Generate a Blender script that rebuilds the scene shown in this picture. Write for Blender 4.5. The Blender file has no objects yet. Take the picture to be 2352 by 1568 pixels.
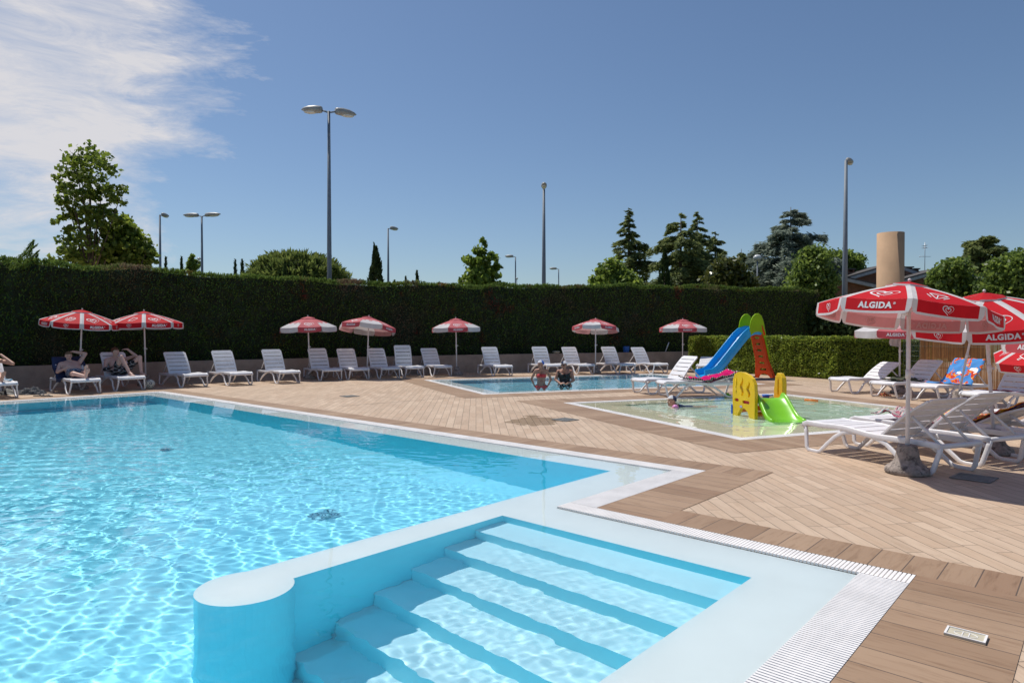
import bpy, bmesh, math, random
import numpy as np
from mathutils import Vector, Matrix, noise
from mathutils.geometry import tessellate_polygon
random.seed(7); RNG = np.random.default_rng(11)
SC = bpy.context.scene; COL = SC.collection
R = math.radians
F, HCAM, HOR, CX, CY = 1530.0, 1.55, 766.0, 1176.0, 784.0
PIT = math.atan((CY-HOR)/F)
def at(x, y, z=0.0):
    dx = (x-CX)/F; dy = -(y-CY)/F
    vy = math.cos(PIT)+dy*math.sin(PIT); vz = -math.sin(PIT)+dy*math.cos(PIT)
    t = (z-HCAM)/vz
    return Vector((dx*t, vy*t, z))
def px(x, Z): return (x-CX)/F*Z
def pz(y, Z): return HCAM+(HOR-y)/F*Z
AA = R(41.9)
E2 = Vector((math.sin(AA), math.cos(AA), 0)); A1 = Vector((math.cos(AA), -math.sin(AA), 0))
BB = R(67.5)
G1 = Vector((math.sin(BB), math.cos(BB), 0)); G2 = Vector((-math.cos(BB), math.sin(BB), 0))
def UV(u, v, z=0): return A1*u+E2*v+Vector((0, 0, z))
def ST(s, t, z=0): return G1*s+G2*t+Vector((0, 0, z))

# ------------------------------------------------------------------ materials
def newmat(name):
    m = bpy.data.materials.new(name); m.use_nodes = True
    nt = m.node_tree
    return m, nt, nt.nodes['Principled BSDF'], nt.nodes['Material Output']
def N(nt, typ, **kw):
    n = nt.nodes.new(typ)
    for k, v in kw.items():
        if k.startswith('i_'): n.inputs[k[2:].replace('_', ' ')].default_value = v
        else: setattr(n, k, v)
    return n
def math_n(nt, op, a, b=None, c=None, clamp=False):
    n = nt.nodes.new('ShaderNodeMath'); n.operation = op; n.use_clamp = clamp
    for i, s in enumerate((a, b, c)):
        if s is None: continue
        if isinstance(s, (int, float)): n.inputs[i].default_value = s
        else: nt.links.new(s, n.inputs[i])
    return n.outputs[0]
def mixc(nt, fac, a, b, blend='MIX'):
    n = nt.nodes.new('ShaderNodeMix'); n.data_type = 'RGBA'; n.blend_type = blend
    for s, k in ((fac, 0), (a, 6), (b, 7)):
        if isinstance(s, (int, float)): n.inputs[k].default_value = s
        elif isinstance(s, (tuple, list)): n.inputs[k].default_value = (*s[:3], 1)
        else: nt.links.new(s, n.inputs[k])
    return n.outputs[2]
def ramp(nt, fac, stops, interp='LINEAR'):
    n = nt.nodes.new('ShaderNodeValToRGB'); cr = n.color_ramp; cr.interpolation = interp
    while len(cr.elements) < len(stops): cr.elements.new(.5)
    for e, (p, c) in zip(cr.elements, stops):
        e.position = p; e.color = (*c[:3], 1) if len(c) >= 3 else (c[0],)*3+(1,)
    nt.links.new(fac, n.inputs[0]); return n.outputs[0]
def noise_n(nt, vec, scale, detail=4, rough=.6, dist=0):
    n = N(nt, 'ShaderNodeTexNoise'); n.inputs['Scale'].default_value = scale
    n.inputs['Detail'].default_value = detail; n.inputs['Roughness'].default_value = rough; n.inputs['Distortion'].default_value = dist
    if vec is not None: nt.links.new(vec, n.inputs['Vector'])
    return n.outputs['Fac']
def pm(name, col, rough=.5, var=.12, scale=6, bump=0.0, bscale=40, metal=0, coat=0, spec=.5, col2=None, dirt=0, dcol=(.1, .09, .08), dscale=5):
    m, nt, b, out = newmat(name)
    tc = N(nt, 'ShaderNodeTexCoord').outputs['Object']
    f = noise_n(nt, tc, scale, 5)
    c2 = col2 if col2 else tuple(max(0, c*(1-2*var)) for c in col)
    c1 = tuple(min(1, c*(1+var)) for c in col)
    c = ramp(nt, f, [(.32, c2), (.68, c1)])
    if dirt:
        d = noise_n(nt, tc, dscale, 8, .72)
        c = mixc(nt, ramp(nt, d, [(.52, (0,)*3), (.62, (dirt,)*3)]), c, dcol)
    nt.links.new(c, b.inputs['Base Color'])
    b.inputs['Roughness'].default_value = rough; b.inputs['Metallic'].default_value = metal
    b.inputs['Coat Weight'].default_value = coat; b.inputs['Specular IOR Level'].default_value = spec
    if bump:
        bn = N(nt, 'ShaderNodeBump'); bn.inputs['Strength'].default_value = bump; bn.inputs['Distance'].default_value = .01
        nt.links.new(noise_n(nt, tc, bscale, 5), bn.inputs['Height']); nt.links.new(bn.outputs[0], b.inputs['Normal'])
    return m
def leafmat(name, dark, light, rough=.5, trans=.35, spec=.4, patch=None, pscale=.5, plo=.55, phi=.66):
    m, nt, b, out = newmat(name)
    g = N(nt, 'ShaderNodeNewGeometry')
    c = ramp(nt, g.outputs['Random Per Island'], [(0, dark), (.6, tuple((a+b_)/2 for a, b_ in zip(dark, light))), (1, light)])
    if patch:
        tc = N(nt, 'ShaderNodeTexCoord').outputs['Object']
        for pc, sc_, lo, hi in patch:
            f = noise_n(nt, tc, sc_, 4, .6)
            c = mixc(nt, ramp(nt, f, [(lo, (0,)*3), (hi, (1,)*3)]), c, pc)
    nt.links.new(c, b.inputs['Base Color'])
    b.inputs['Roughness'].default_value = rough; b.inputs['Specular IOR Level'].default_value = spec
    tr = N(nt, 'ShaderNodeBsdfTranslucent'); mx = N(nt, 'ShaderNodeMixShader'); mx.inputs[0].default_value = trans
    hs = N(nt, 'ShaderNodeHueSaturation'); hs.inputs['Value'].default_value = 1.5; hs.inputs['Hue'].default_value = .485
    nt.links.new(c, hs.inputs['Color']); nt.links.new(hs.outputs[0], tr.inputs[0])
    nt.links.new(b.outputs[0], mx.inputs[1]); nt.links.new(tr.outputs[0], mx.inputs[2]); nt.links.new(mx.outputs[0], out.inputs[0])
    return m
def clothmat(name, col, back, trans=.3, rough=.75):
    m, nt, b, out = newmat(name)
    g = N(nt, 'ShaderNodeNewGeometry')
    tc = N(nt, 'ShaderNodeTexCoord').outputs['Object']
    f = noise_n(nt, tc, 5, 4)
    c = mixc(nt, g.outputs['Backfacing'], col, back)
    c = mixc(nt, ramp(nt, f, [(.3, (.88,)*3), (.7, (1,)*3)]), (0, 0, 0), c)
    nt.links.new(c, b.inputs['Base Color']); b.inputs['Roughness'].default_value = rough; b.inputs['Specular IOR Level'].default_value = .25
    tr = N(nt, 'ShaderNodeBsdfTranslucent'); mx = N(nt, 'ShaderNodeMixShader'); mx.inputs[0].default_value = trans
    nt.links.new(c, tr.inputs[0]); nt.links.new(b.outputs[0], mx.inputs[1]); nt.links.new(tr.outputs[0], mx.inputs[2]); nt.links.new(mx.outputs[0], out.inputs[0])
    return m
def plankmat(name, ang, width, length, cols, joint, jw=.0055, grain=.5, rough=.55, stagger=True, wet=None, lvar=.5):
    """planks whose long side runs at angle ang (radians from +Y, clockwise) on the ground plane"""
    m, nt, b, out = newmat(name)
    tc = N(nt, 'ShaderNodeTexCoord').outputs['Object']
    mp = N(nt, 'ShaderNodeMapping'); mp.inputs['Rotation'].default_value = (0, 0, ang); nt.links.new(tc, mp.inputs['Vector'])
    sx = N(nt, 'ShaderNodeSeparateXYZ'); nt.links.new(mp.outputs[0], sx.inputs[0])
    X, Y = sx.outputs[0], sx.outputs[1]
    row = math_n(nt, 'FLOOR', math_n(nt, 'DIVIDE', X, width))
    wn = N(nt, 'ShaderNodeTexWhiteNoise', noise_dimensions='1D'); nt.links.new(row, wn.inputs['W'])
    yy = math_n(nt, 'ADD', math_n(nt, 'DIVIDE', Y, length), wn.outputs['Value'] if stagger else 0.0)
    colm = math_n(nt, 'FLOOR', yy)
    cmb = N(nt, 'ShaderNodeCombineXYZ'); nt.links.new(row, cmb.inputs[0]); nt.links.new(colm, cmb.inputs[1])
    w2 = N(nt, 'ShaderNodeTexWhiteNoise', noise_dimensions='2D'); nt.links.new(cmb.outputs[0], w2.inputs['Vector'])
    fx = math_n(nt, 'FRACT', math_n(nt, 'DIVIDE', X, width)); fy = math_n(nt, 'FRACT', yy)
    ex = math_n(nt, 'MULTIPLY', math_n(nt, 'MINIMUM', fx, math_n(nt, 'SUBTRACT', 1.0, fx)), width)
    ey = math_n(nt, 'MULTIPLY', math_n(nt, 'MINIMUM', fy, math_n(nt, 'SUBTRACT', 1.0, fy)), length)
    dj = math_n(nt, 'MINIMUM', ex, ey)
    jm = math_n(nt, 'LESS_THAN', dj, jw/2)
    # wood grain stretched along the plank
    gm = N(nt, 'ShaderNodeMapping'); gm.inputs['Scale'].default_value = (1, .12, 1); nt.links.new(mp.outputs[0], gm.inputs['Vector'])
    va = N(nt, 'ShaderNodeVectorMath', operation='ADD'); nt.links.new(gm.outputs[0], va.inputs[0]); nt.links.new(w2.outputs['Color'], va.inputs[1])
    gr = noise_n(nt, va.outputs[0], 26, 6, .65, .4)
    big = noise_n(nt, tc, .9, 4, .6)
    base = ramp(nt, w2.outputs['Value'], [(i/(len(cols)-1), c) for i, c in enumerate(cols)])
    c = mixc(nt, grain, base, mixc(nt, ramp(nt, gr, [(.3, (.60, .55, .50)), (.5, (1, 1, 1)), (.75, (1.12, 1.1, 1.08))]), (0, 0, 0), base), 'MIX')
    g2 = mixc(nt, 1.0, base, ramp(nt, gr, [(.28, (.62, .56, .5)), (.5, (.98, .97, .96)), (.72, (1, 1, 1))]), 'MULTIPLY')
    c = mixc(nt, grain, base, g2)
    c = mixc(nt, 1.0, c, ramp(nt, big, [(.3, (.88, .87, .86)), (.7, (1, 1, 1))]), 'MULTIPLY')
    spots = noise_n(nt, tc, 3.3, 8, .75)
    c = mixc(nt, ramp(nt, spots, [(.60, (0,)*3), (.74, (.50,)*3)]), c, (.16, .115, .075))
    rsock = None
    if wet:
        sep = N(nt, 'ShaderNodeVectorMath', operation='SUBTRACT'); nt.links.new(tc, sep.inputs[0]); sep.inputs[1].default_value = wet[0]
        sc_ = N(nt, 'ShaderNodeVectorMath', operation='MULTIPLY'); nt.links.new(sep.outputs[0], sc_.inputs[0]); sc_.inputs[1].default_value = (1/wet[1], 1/wet[2], 0)
        ln = N(nt, 'ShaderNodeVectorMath', operation='LENGTH'); nt.links.new(sc_.outputs[0], ln.inputs[0])
        wn_ = noise_n(nt, tc, 1.6, 5, .6)
        wv = math_n(nt, 'ADD', math_n(nt, 'SUBTRACT', 1.0, ln.outputs['Value']), math_n(nt, 'MULTIPLY', math_n(nt, 'SUBTRACT', wn_, .5), 3.4))
        wm = ramp(nt, wv, [(.25, (0,)*3), (.33, (1,)*3)])
        c = mixc(nt, math_n(nt, 'MULTIPLY', wm, .24), c, (.24, .15, .07))
        rsock = math_n(nt, 'SUBTRACT', rough, math_n(nt, 'MULTIPLY', wm, rough*.7))
    c = mixc(nt, jm, c, joint)
    nt.links.new(c, b.inputs['Base Color']); b.inputs['Roughness'].default_value = rough; b.inputs['Specular IOR Level'].default_value = .35
    if rsock is not None: nt.links.new(rsock, b.inputs['Roughness'])
    bn = N(nt, 'ShaderNodeBump'); bn.inputs['Strength'].default_value = .25; bn.inputs['Distance'].default_value = .004
    nt.links.new(math_n(nt, 'ADD', math_n(nt, 'MULTIPLY', jm, -2.0), gr), bn.inputs['Height']); nt.links.new(bn.outputs[0], b.inputs['Normal'])
    return m

M = {}
PANG = -R(3.1)
DK = at(1225, 966)
M['deck'] = plankmat('beige_plank_paving', -R(3.1)*-1*-1, .127, .6, [(.50, .368, .26), (.56, .418, .302), (.62, .472, .345), (.53, .383, .268), (.585, .436, .312)], (.19, .14, .10), jw=.007, grain=.5, wet=((DK.x, DK.y, 0), .6, .75))
BR = [(.31, .20, .125), (.36, .24, .155), (.41, .28, .185), (.33, .21, .132)]
M['bord_a'] = plankmat('brown_border_planks_across', R(90)-AA*-1-R(0) if False else (R(131.9)), .2, 40, BR, (.11, .08, .06), jw=.007, grain=.8, stagger=False)
M['bord_e'] = plankmat('brown_border_planks_along', R(41.9), .2, 40, BR, (.11, .08, .06), jw=.007, grain=.8, stagger=False)
M['bord_g1'] = plankmat('brown_border_planks_pool_side', R(67.5), .2, 40, BR, (.11, .08, .06), jw=.007, grain=.8, stagger=False)
M['bord_g2'] = plankmat('brown_border_planks_pool_end', R(-22.5), .2, 40, BR, (.11, .08, .06), jw=.007, grain=.8, stagger=False)
M['grate'] = pm('white_grate_plastic', (.84, .81, .79), .45, .06, 3)
M['channel'] = pm('dark_channel', (.26, .25, .24), .8)
M['rim'] = pm('pale_rim_tile', (.77, .81, .80), .5, .02, 1.2, dirt=.05, dcol=(.55, .55, .50), dscale=1.5)
M['liner'] = pm('blue_pool_liner', (.20, .86, .98), .55, .03, 1.5)
M['floor'] = pm('pale_blue_pool_floor', (.27, .77, .90), .55, .04, 1.2)
M['riser'] = pm('pale_step_riser', (.44, .90, .98), .55, .03, 1.2)
M['floorgrate'] = pm('blue_grey_floor_grate', (.13, .42, .54), .6, .1, 8)
M['tread'] = pm('pale_blue_steps', (.58, .83, .89), .55, .03, 1.2)
M['liner2'] = pm('pale_blue_small_pool', (.30, .68, .80), .55, .04, 1.5)
M['kid'] = pm('pale_green_paddling_floor', (.66, .77, .66), .55, .05, 1.5)
M['kidrim'] = pm('cream_paddling_rim', (.80, .73, .58), .55, .05, 1.5)
M['white'] = pm('white_plastic', (.80, .785, .80), .38, .03, 4, dirt=.18, dcol=(.45, .42, .38), dscale=7)
M['whitepole'] = pm('white_painted_pole', (.74, .70, .70), .4, .04, 5)
M['greypole'] = pm('grey_metal_pole', (.33, .35, .37), .4, .05, 5, metal=.5)
M['concrete'] = pm('mottled_concrete_foot', (.34, .285, .25), .9, .2, 14, bump=.8, bscale=60, dirt=.85, dcol=(.07, .06, .055), dscale=11)
M['wall'] = pm('rendered_low_wall', (.40, .31, .25), .85, .12, 2, bump=.3, bscale=40, dirt=.3, dcol=(.25, .2, .18), dscale=1.5)
M['shaft'] = pm('tan_concrete_shaft', (.47, .30, .18), .85, .06, 1.2, bump=.15, bscale=30)
M['brick'] = pm('dark_brick', (.22, .105, .07), .9, .15, 3, bump=.3, bscale=50)
M['roof'] = pm('dark_roof_tiles', (.085, .075, .072), .8, .2, 8)
M['trim'] = pm('grey_eaves', (.35, .36, .38), .6)
M['bark'] = pm('bark', (.13, .10, .075), .9, .25, 6, bump=.6, bscale=20)
M['lamp'] = pm('lamp_housing_grey', (.33, .33, .32), .45, .08, 4)
M['lampglass'] = pm('lamp_glass_grey', (.62, .63, .62), .2, .04, 4)
M['lampsteel'] = pm('galvanised_steel', (.17, .205, .25), .6, .06, 2)
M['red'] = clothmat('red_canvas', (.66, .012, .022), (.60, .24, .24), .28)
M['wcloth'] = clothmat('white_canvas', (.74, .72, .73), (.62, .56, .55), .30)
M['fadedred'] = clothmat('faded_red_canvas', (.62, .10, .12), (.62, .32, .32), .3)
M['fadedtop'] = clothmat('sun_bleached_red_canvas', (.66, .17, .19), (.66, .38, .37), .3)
M['ink'] = pm('white_print', (.76, .73, .74), .7, .02)
M['inkthrough'] = clothmat('painted_print_shine_through', (.70, .42, .42), (.70, .42, .42), .3)  # pale pink stands in for light coming through the outer print
M['blue'] = pm('blue_moulded_plastic', (.008, .36, .76), .28, .04, 2, coat=.2)
M['lime'] = clothmat('lime_moulded_plastic', (.38, .62, .012), (.38, .62, .012), .25, .33)
M['red_pl'] = clothmat('orange_red_moulded_plastic', (.90, .10, .012), (.90, .10, .012), .30, .35)
M['orange'] = pm('orange_moulded_plastic', (.85, .20, .01), .35, .05, 2)
M['yellow'] = pm('yellow_moulded_plastic', (.88, .57, .010), .33, .06, 2, coat=.2)
M['green_pl'] = pm('bright_green_moulded_plastic', (.22, .60, .02), .3, .05, 2, coat=.2)
M['crimson'] = pm('crimson_plastic', (.55, .02, .05), .4)
M['black'] = pm('black_rubber', (.02, .02, .022), .6)
M['dkgreen'] = pm('dark_green_metal', (.012, .03, .022), .5)
M['wire'] = pm('green_fence_wire', (.10, .14, .12), .5)
M['skinA'] = pm('warm_skin', (.56, .31, .22), .5, .08, 5, spec=.4)
M['skinB'] = pm('tanned_skin', (.47, .23, .155), .5, .08, 5, spec=.4)
M['skinC'] = pm('pale_skin', (.66, .40, .32), .5, .08, 5, spec=.4)
M['hair1'] = pm('light_brown_hair', (.20, .12, .06), .7, .3, 40, bump=.5, bscale=90)
M['hair2'] = pm('reddish_hair', (.17, .065, .03), .7, .3, 40, bump=.5, bscale=90)
M['dark'] = pm('dark_detail', (.03, .02, .02), .5)
M['mouth'] = pm('mouth_red', (.35, .08, .07), .5)
M['teeth'] = pm('teeth_white', (.8, .78, .75), .4)
M['navy'] = pm('navy_cloth', (.02, .035, .10), .8, .2, 10)
M['capblue'] = pm('bright_blue_cap', (.04, .16, .62), .45, .05)
M['capwhite'] = pm('white_cap', (.80, .80, .84), .45, .03)
M['bikini'] = pm('coral_red_bikini', (.75, .06, .06), .6, .1, 9)
M['blacksuit'] = pm('black_swimsuit', (.022, .022, .022), .55)
M['pinkarm'] = pm('pink_armband_plastic', (.75, .28, .58), .3, .05)
M['lid'] = pm('cream_lid', (.55, .50, .38), .5, .1, 8)
M['ballw'] = pm('football_cream', (.70, .64, .52), .5, .05)
M['drain'] = pm('dull_steel_drain', (.22, .22, .21), .6, .15, 8)

# ------------------------------------------------------------------ mesh helpers
class MB:
    """collects vertices, faces and material slots for one mesh"""
    def __init__(s): s.v = []; s.f = []; s.mi = []; s.mats = []; s.smooth = []
    def slot(s, m):
        if m not in s.mats: s.mats.append(m)
        return s.mats.index(m)
    def add(s, vs, fs, m, smooth=False):
        o = len(s.v); k = s.slot(m)
        s.v += [tuple(p) for p in vs]
        for f in fs: s.f.append(tuple(i+o for i in f)); s.mi.append(k); s.smooth.append(smooth)
    def box(s, c, d, m, mat=None):
        x, y, z = d[0]/2, d[1]/2, d[2]/2
        vs = [Vector((i, j, k)) for i in (-x, x) for j in (-y, y) for k in (-z, z)]
        if mat is not None: vs = [mat @ p for p in vs]
        vs = [p+Vector(c) for p in vs]
        s.add(vs, [(0, 1, 3, 2), (4, 6, 7, 5), (0, 4, 5, 1), (2, 3, 7, 6), (0, 2, 6, 4), (1, 5, 7, 3)], m)
    def tube(s, pts, r, m, seg=8, cap=True, flat=None):
        """round tube through pts; r scalar or list; flat=(w,h) gives a rounded rectangular section"""
        pts = [Vector(p) for p in pts]; n = len(pts)
        rs = r if isinstance(r, (list, tuple)) else [r]*n
        vs = []; up0 = None
        for i, p in enumerate(pts):
            t = (pts[min(i+1, n-1)]-pts[max(i-1, 0)]).normalized()
            if up0 is None:
                ref = Vector((0, 1, 0)) if abs(t.y) < .9 else Vector((1, 0, 0))
                a = t.cross(ref).normalized()
            else:
                a = (up0-t*up0.dot(t)); a = a.normalized() if a.length > 1e-6 else t.orthogonal().normalized()
            up0 = a; b = t.cross(a).normalized()
            for k in range(seg):
                th = 2*math.pi*k/seg
                if flat:
                    ca, sa = math.cos(th), math.sin(th)
                    q = .45
                    xx = math.copysign(abs(ca)**q, ca)*flat[0]/2*(rs[i] if isinstance(r, (list, tuple)) else 1)
                    yy = math.copysign(abs(sa)**q, sa)*flat[1]/2*(rs[i] if isinstance(r, (list, tuple)) else 1)
                    vs.append(p+a*xx+b*yy)
                else: vs.append(p+a*math.cos(th)*rs[i]+b*math.sin(th)*rs[i])
        fs = []
        for i in range(n-1):
            for k in range(seg):
                k2 = (k+1) % seg
                fs.append((i*seg+k, i*seg+k2, (i+1)*seg+k2, (i+1)*seg+k))
        if cap: fs += [tuple(range(seg-1, -1, -1)), tuple(range((n-1)*seg, n*seg))]
        s.add(vs, fs, m, True)
    def lathe(s, prof, m, seg=24, c=(0, 0, 0), smooth=True, closed=True):
        vs = []; n = len(prof); c = Vector(c)
        for r, z in prof:
            for k in range(seg):
                th = 2*math.pi*k/seg; vs.append(c+Vector((r*math.cos(th), r*math.sin(th), z)))
        fs = []
        for i in range(n-1):
            for k in range(seg):
                k2 = (k+1) % seg; fs.append((i*seg+k, i*seg+k2, (i+1)*seg+k2, (i+1)*seg+k))
        if closed: fs += [tuple(range(seg-1, -1, -1)), tuple(range((n-1)*seg, n*seg))]
        s.add(vs, fs, m, smooth)
    def ball(s, c, r, m, seg=14, mat=None):
        rr = r if isinstance(r, (tuple, list)) else (r, r, r)
        vs = []; fs = []; h = seg//2
        for i in range(h+1):
            ph = math.pi*i/h
            for k in range(seg):
                th = 2*math.pi*k/seg
                p = Vector((rr[0]*math.sin(ph)*math.cos(th), rr[1]*math.sin(ph)*math.sin(th), rr[2]*math.cos(ph)))
                if mat is not None: p = mat @ p
                vs.append(p+Vector(c))
        for i in range(h):
            for k in range(seg):
                k2 = (k+1) % seg; fs.append((i*seg+k, (i+1)*seg+k, (i+1)*seg+k2, i*seg+k2))
        s.add(vs, fs, m, True)
    def prism(s, poly, z0, z1, mtop, mside, fn=None, bottom=True):
        """vertical prism over a 2D outline; fn maps (x,y,z) to a point"""
        fn = fn or (lambda x, y, z: Vector((x, y, z)))
        n = len(poly)
        area = sum(poly[i][0]*poly[(i+1) % n][1]-poly[(i+1) % n][0]*poly[i][1] for i in range(n))
        if area < 0: poly = poly[::-1]
        tris = tessellate_polygon([[Vector((p[0], p[1], 0)) for p in poly]])
        top = [fn(p[0], p[1], z1) for p in poly]; bot = [fn(p[0], p[1], z0) for p in poly]
        def up(t):
            a, b, c = (Vector((*poly[i], 0)) for i in t)
            return t if (b-a).cross(c-a).z > 0 else t[::-1]
        tris = [up(t) for t in tris]
        s.add(top, tris, mtop)
        if bottom: s.add(bot, [t[::-1] for t in tris], mside)
        s.add(bot+top, [(i, (i+1) % n, n+(i+1) % n, n+i) for i in range(n)], mside)
    def mesh(s, name):
        me = bpy.data.meshes.new(name); me.from_pydata(s.v, [], s.f)
        for m in s.mats: me.materials.append(m)
        me.polygons.foreach_set('material_index', s.mi); me.polygons.foreach_set('use_smooth', s.smooth)
        me.update(); return me
    def obj(s, name, parent=None, bevel=0, seg=2, weld=False, solid=0):
        o = bpy.data.objects.new(name, s.mesh(name)); COL.objects.link(o)
        if parent: o.parent = parent
        if solid:
            md = o.modifiers.new('Thickness', 'SOLIDIFY'); md.thickness = solid; md.offset = 0
        if bevel:
            md = o.modifiers.new('Bevel', 'BEVEL'); md.width = bevel; md.segments = seg; md.limit_method = 'ANGLE'; md.angle_limit = R(40)
            md.harden_normals = False
        return o
def thing(name, label, cat, loc=(0, 0, 0), rz=0, group=None):
    o = bpy.data.objects.new(name, None); COL.objects.link(o); o.location = loc; o.rotation_euler = (0, 0, rz)
    o.empty_display_size = .1
    tag(o, label, cat, group); return o
def tag(o, label, cat, group=None, kind=None):
    o['label'] = label; o['category'] = cat
    if group: o['group'] = group
    if kind: o['kind'] = kind
    return o
def struct(o, kind='structure'): o['kind'] = kind; return o
def dup(root, label=None, group=None):
    r = root.copy(); COL.objects.link(r)
    if label: r['label'] = label
    if group: r['group'] = group
    for ch in list(root.children):
        c = ch.copy(); COL.objects.link(c); c.parent = r
        for g in list(ch.children):
            d = g.copy(); COL.objects.link(d); d.parent = c
    return r
def leafmesh(name, C, size, mats, mi=None, aspect=.55, axis=None, droop=0, fold=True):
    """one small diamond leaf per centre; axis (N,3) optional long direction"""
    n = len(C)
    if axis is None:
        axis = RNG.normal(size=(n, 3)); axis[:, 2] -= droop
    axis = axis/np.linalg.norm(axis, axis=1, keepdims=True)
    rnd = RNG.normal(size=(n, 3)); side = np.cross(axis, rnd); side /= np.linalg.norm(side, axis=1, keepdims=True)+1e-9
    s = (size if isinstance(size, np.ndarray) else np.full(n, size))[:, None]*RNG.uniform(.7, 1.3, (n, 1))
    V = np.empty((n, 4, 3)); V[:, 0] = C-axis*s*.5; V[:, 1] = C+side*s*aspect*.5; V[:, 2] = C+axis*s*.5; V[:, 3] = C-side*s*aspect*.5
    me = bpy.data.meshes.new(name)
    me.vertices.add(4*n); me.vertices.foreach_set('co', V.reshape(-1))
    me.loops.add(4*n); me.loops.foreach_set('vertex_index', np.arange(4*n, dtype=np.int32))
    me.polygons.add(n); me.polygons.foreach_set('loop_start', np.arange(0, 4*n, 4, dtype=np.int32))
    for m in mats: me.materials.append(m)
    if mi is not None: me.polygons.foreach_set('material_index', mi.astype(np.int32))
    me.update(calc_edges=True); me.validate(); return me
def mkobj(name, me, parent=None):
    o = bpy.data.objects.new(name, me); COL.objects.link(o)
    if parent: o.parent = parent
    return o
# ------------------------------------------------------------------ world, sun, camera
SUN_EL = R(62); SUN_DIR = Vector((A1.x*math.cos(SUN_EL), A1.y*math.cos(SUN_EL), -math.sin(SUN_EL)))
W = bpy.data.worlds.new("World"); SC.world = W; W.use_nodes = True
nt = W.node_tree; bg = nt.nodes['Background']; wout = nt.nodes['World Output']
sky = N(nt, 'ShaderNodeTexSky', sky_type='NISHITA', sun_disc=False, sun_elevation=SUN_EL, altitude=50, air_density=1.0, dust_density=.6, ozone_density=2.2)
sky.sun_rotation = math.atan2(-SUN_DIR.x, -SUN_DIR.y)
bg.inputs[1].default_value = .105
tcw = N(nt, 'ShaderNodeTexCoord').outputs['Generated']
Cd = Vector((-.83, 1, .50)).normalized()
dt = N(nt, 'ShaderNodeVectorMath', operation='DOT_PRODUCT'); nt.links.new(tcw, dt.inputs[0]); dt.inputs[1].default_value = Cd
ang = math_n(nt, 'ARCCOSINE', dt.outputs['Value'])
# streaks: stretch the direction along a slanted axis
mpw = N(nt, 'ShaderNodeMapping'); mpw.inputs['Rotation'].default_value = (R(20), R(-38), R(-25)); mpw.inputs['Scale'].default_value = (1, 1, 3.4); nt.links.new(tcw, mpw.inputs['Vector'])
n1 = noise_n(nt, mpw.outputs[0], 2.6, 9, .66, .5)
n2 = noise_n(nt, mpw.outputs[0], 8.5, 9, .72, .8)
edge = math_n(nt, 'SUBTRACT', math_n(nt, 'ADD', R(16.6), math_n(nt, 'ADD', math_n(nt, 'MULTIPLY', math_n(nt, 'SUBTRACT', n1, .5), .42), math_n(nt, 'MULTIPLY', math_n(nt, 'SUBTRACT', n2, .5), .10))), ang)
cm = math_n(nt, 'MULTIPLY', math_n(nt, 'DIVIDE', edge, .10, clamp=True), math_n(nt, 'ADD', -.98, math_n(nt, 'ADD', math_n(nt, 'MULTIPLY', n1, 2.2), math_n(nt, 'MULTIPLY', n2, 1.5))), clamp=True)
cm = math_n(nt, 'MULTIPLY', cm, .92)
cmix = mixc(nt, cm, sky.outputs[0], (9.4, 8.5, 8.1))
nt.links.new(mixc(nt, 1.0, cmix, (.74, .80, .86), 'MULTIPLY'), bg.inputs[0])
sl = bpy.data.lights.new('sun', 'SUN'); sl.energy = 4.2; sl.angle = R(.53); sl.color = (1, .955, .88); sl.cycles.is_caustics_light = True
so = bpy.data.objects.new('sun', sl); COL.objects.link(so); so.rotation_euler = SUN_DIR.to_track_quat('-Z', 'Y').to_euler(); so.location = (-20, 20, 40)
cam = bpy.data.cameras.new('camera'); co = bpy.data.objects.new('camera', cam); COL.objects.link(co); SC.camera = co
co.location = (0, 0, HCAM); co.rotation_euler = (R(90)-PIT, 0, 0); cam.sensor_width = 36; cam.lens = F/2352*36; cam.sensor_fit = 'HORIZONTAL'; cam.clip_end = 5000; cam.clip_start = .05
SC.view_settings.view_transform = 'Standard'; SC.view_settings.look = 'None'; SC.view_settings.gamma = 1; SC.view_settings.exposure = 0
SC.cycles.use_denoising = True; SC.cycles.max_bounces = 10; SC.cycles.transmission_bounces = 8; SC.cycles.diffuse_bounces = 5; SC.cycles.glossy_bounces = 3
SC.cycles.transparent_max_bounces = 8; SC.cycles.sample_clamp_indirect = 6; SC.cycles.sample_clamp_direct = 0

# ------------------------------------------------------------------ ground, deck, pools
def sheet(name, outer, holes, z, m):
    polys = [[Vector((p[0], p[1], 0)) for p in outer]]+[[Vector((p[0], p[1], 0)) for p in h] for h in holes]
    tris = tessellate_polygon(polys); flat = [p for pl in polys for p in pl]
    mb = MB(); fs = []
    for t in tris:
        a, b, c = (flat[i] for i in t)
        fs.append(t if (b-a).cross(c-a).z > 0 else t[::-1])
    mb.add([(p.x, p.y, z) for p in flat], fs, m)
    return mb.obj(name)
VMIN = -4.0
UO = [(-18.97, VMIN-.3), (-18.97, 7.06), (-3.385, 7.06), (-3.385, 4.90), (-.91, 4.90), (-.91, VMIN-.3)]      # outside of the grate
UI = [(-18.68, VMIN), (-18.68, 6.82), (-3.68, 6.82), (-3.68, 4.70), (-1.2, 4.70), (-1.2, VMIN)]                # inside of the grate
main_hole = [tuple(UV(*p).xy) for p in UO]
P2o = (5.80, 15.05, 15.92, 21.75); P3o = (6.77, 13.02, 7.66, 13.35)
def rect(r, g=0): s0, s1, t0, t1 = r; return [(s0-g, t0-g), (s1+g, t0-g), (s1+g, t1+g), (s0-g, t1+g)]
h2 = [tuple(ST(*p).xy) for p in rect(P2o)]; h3 = [tuple(ST(*p).xy) for p in rect(P3o)]
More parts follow.
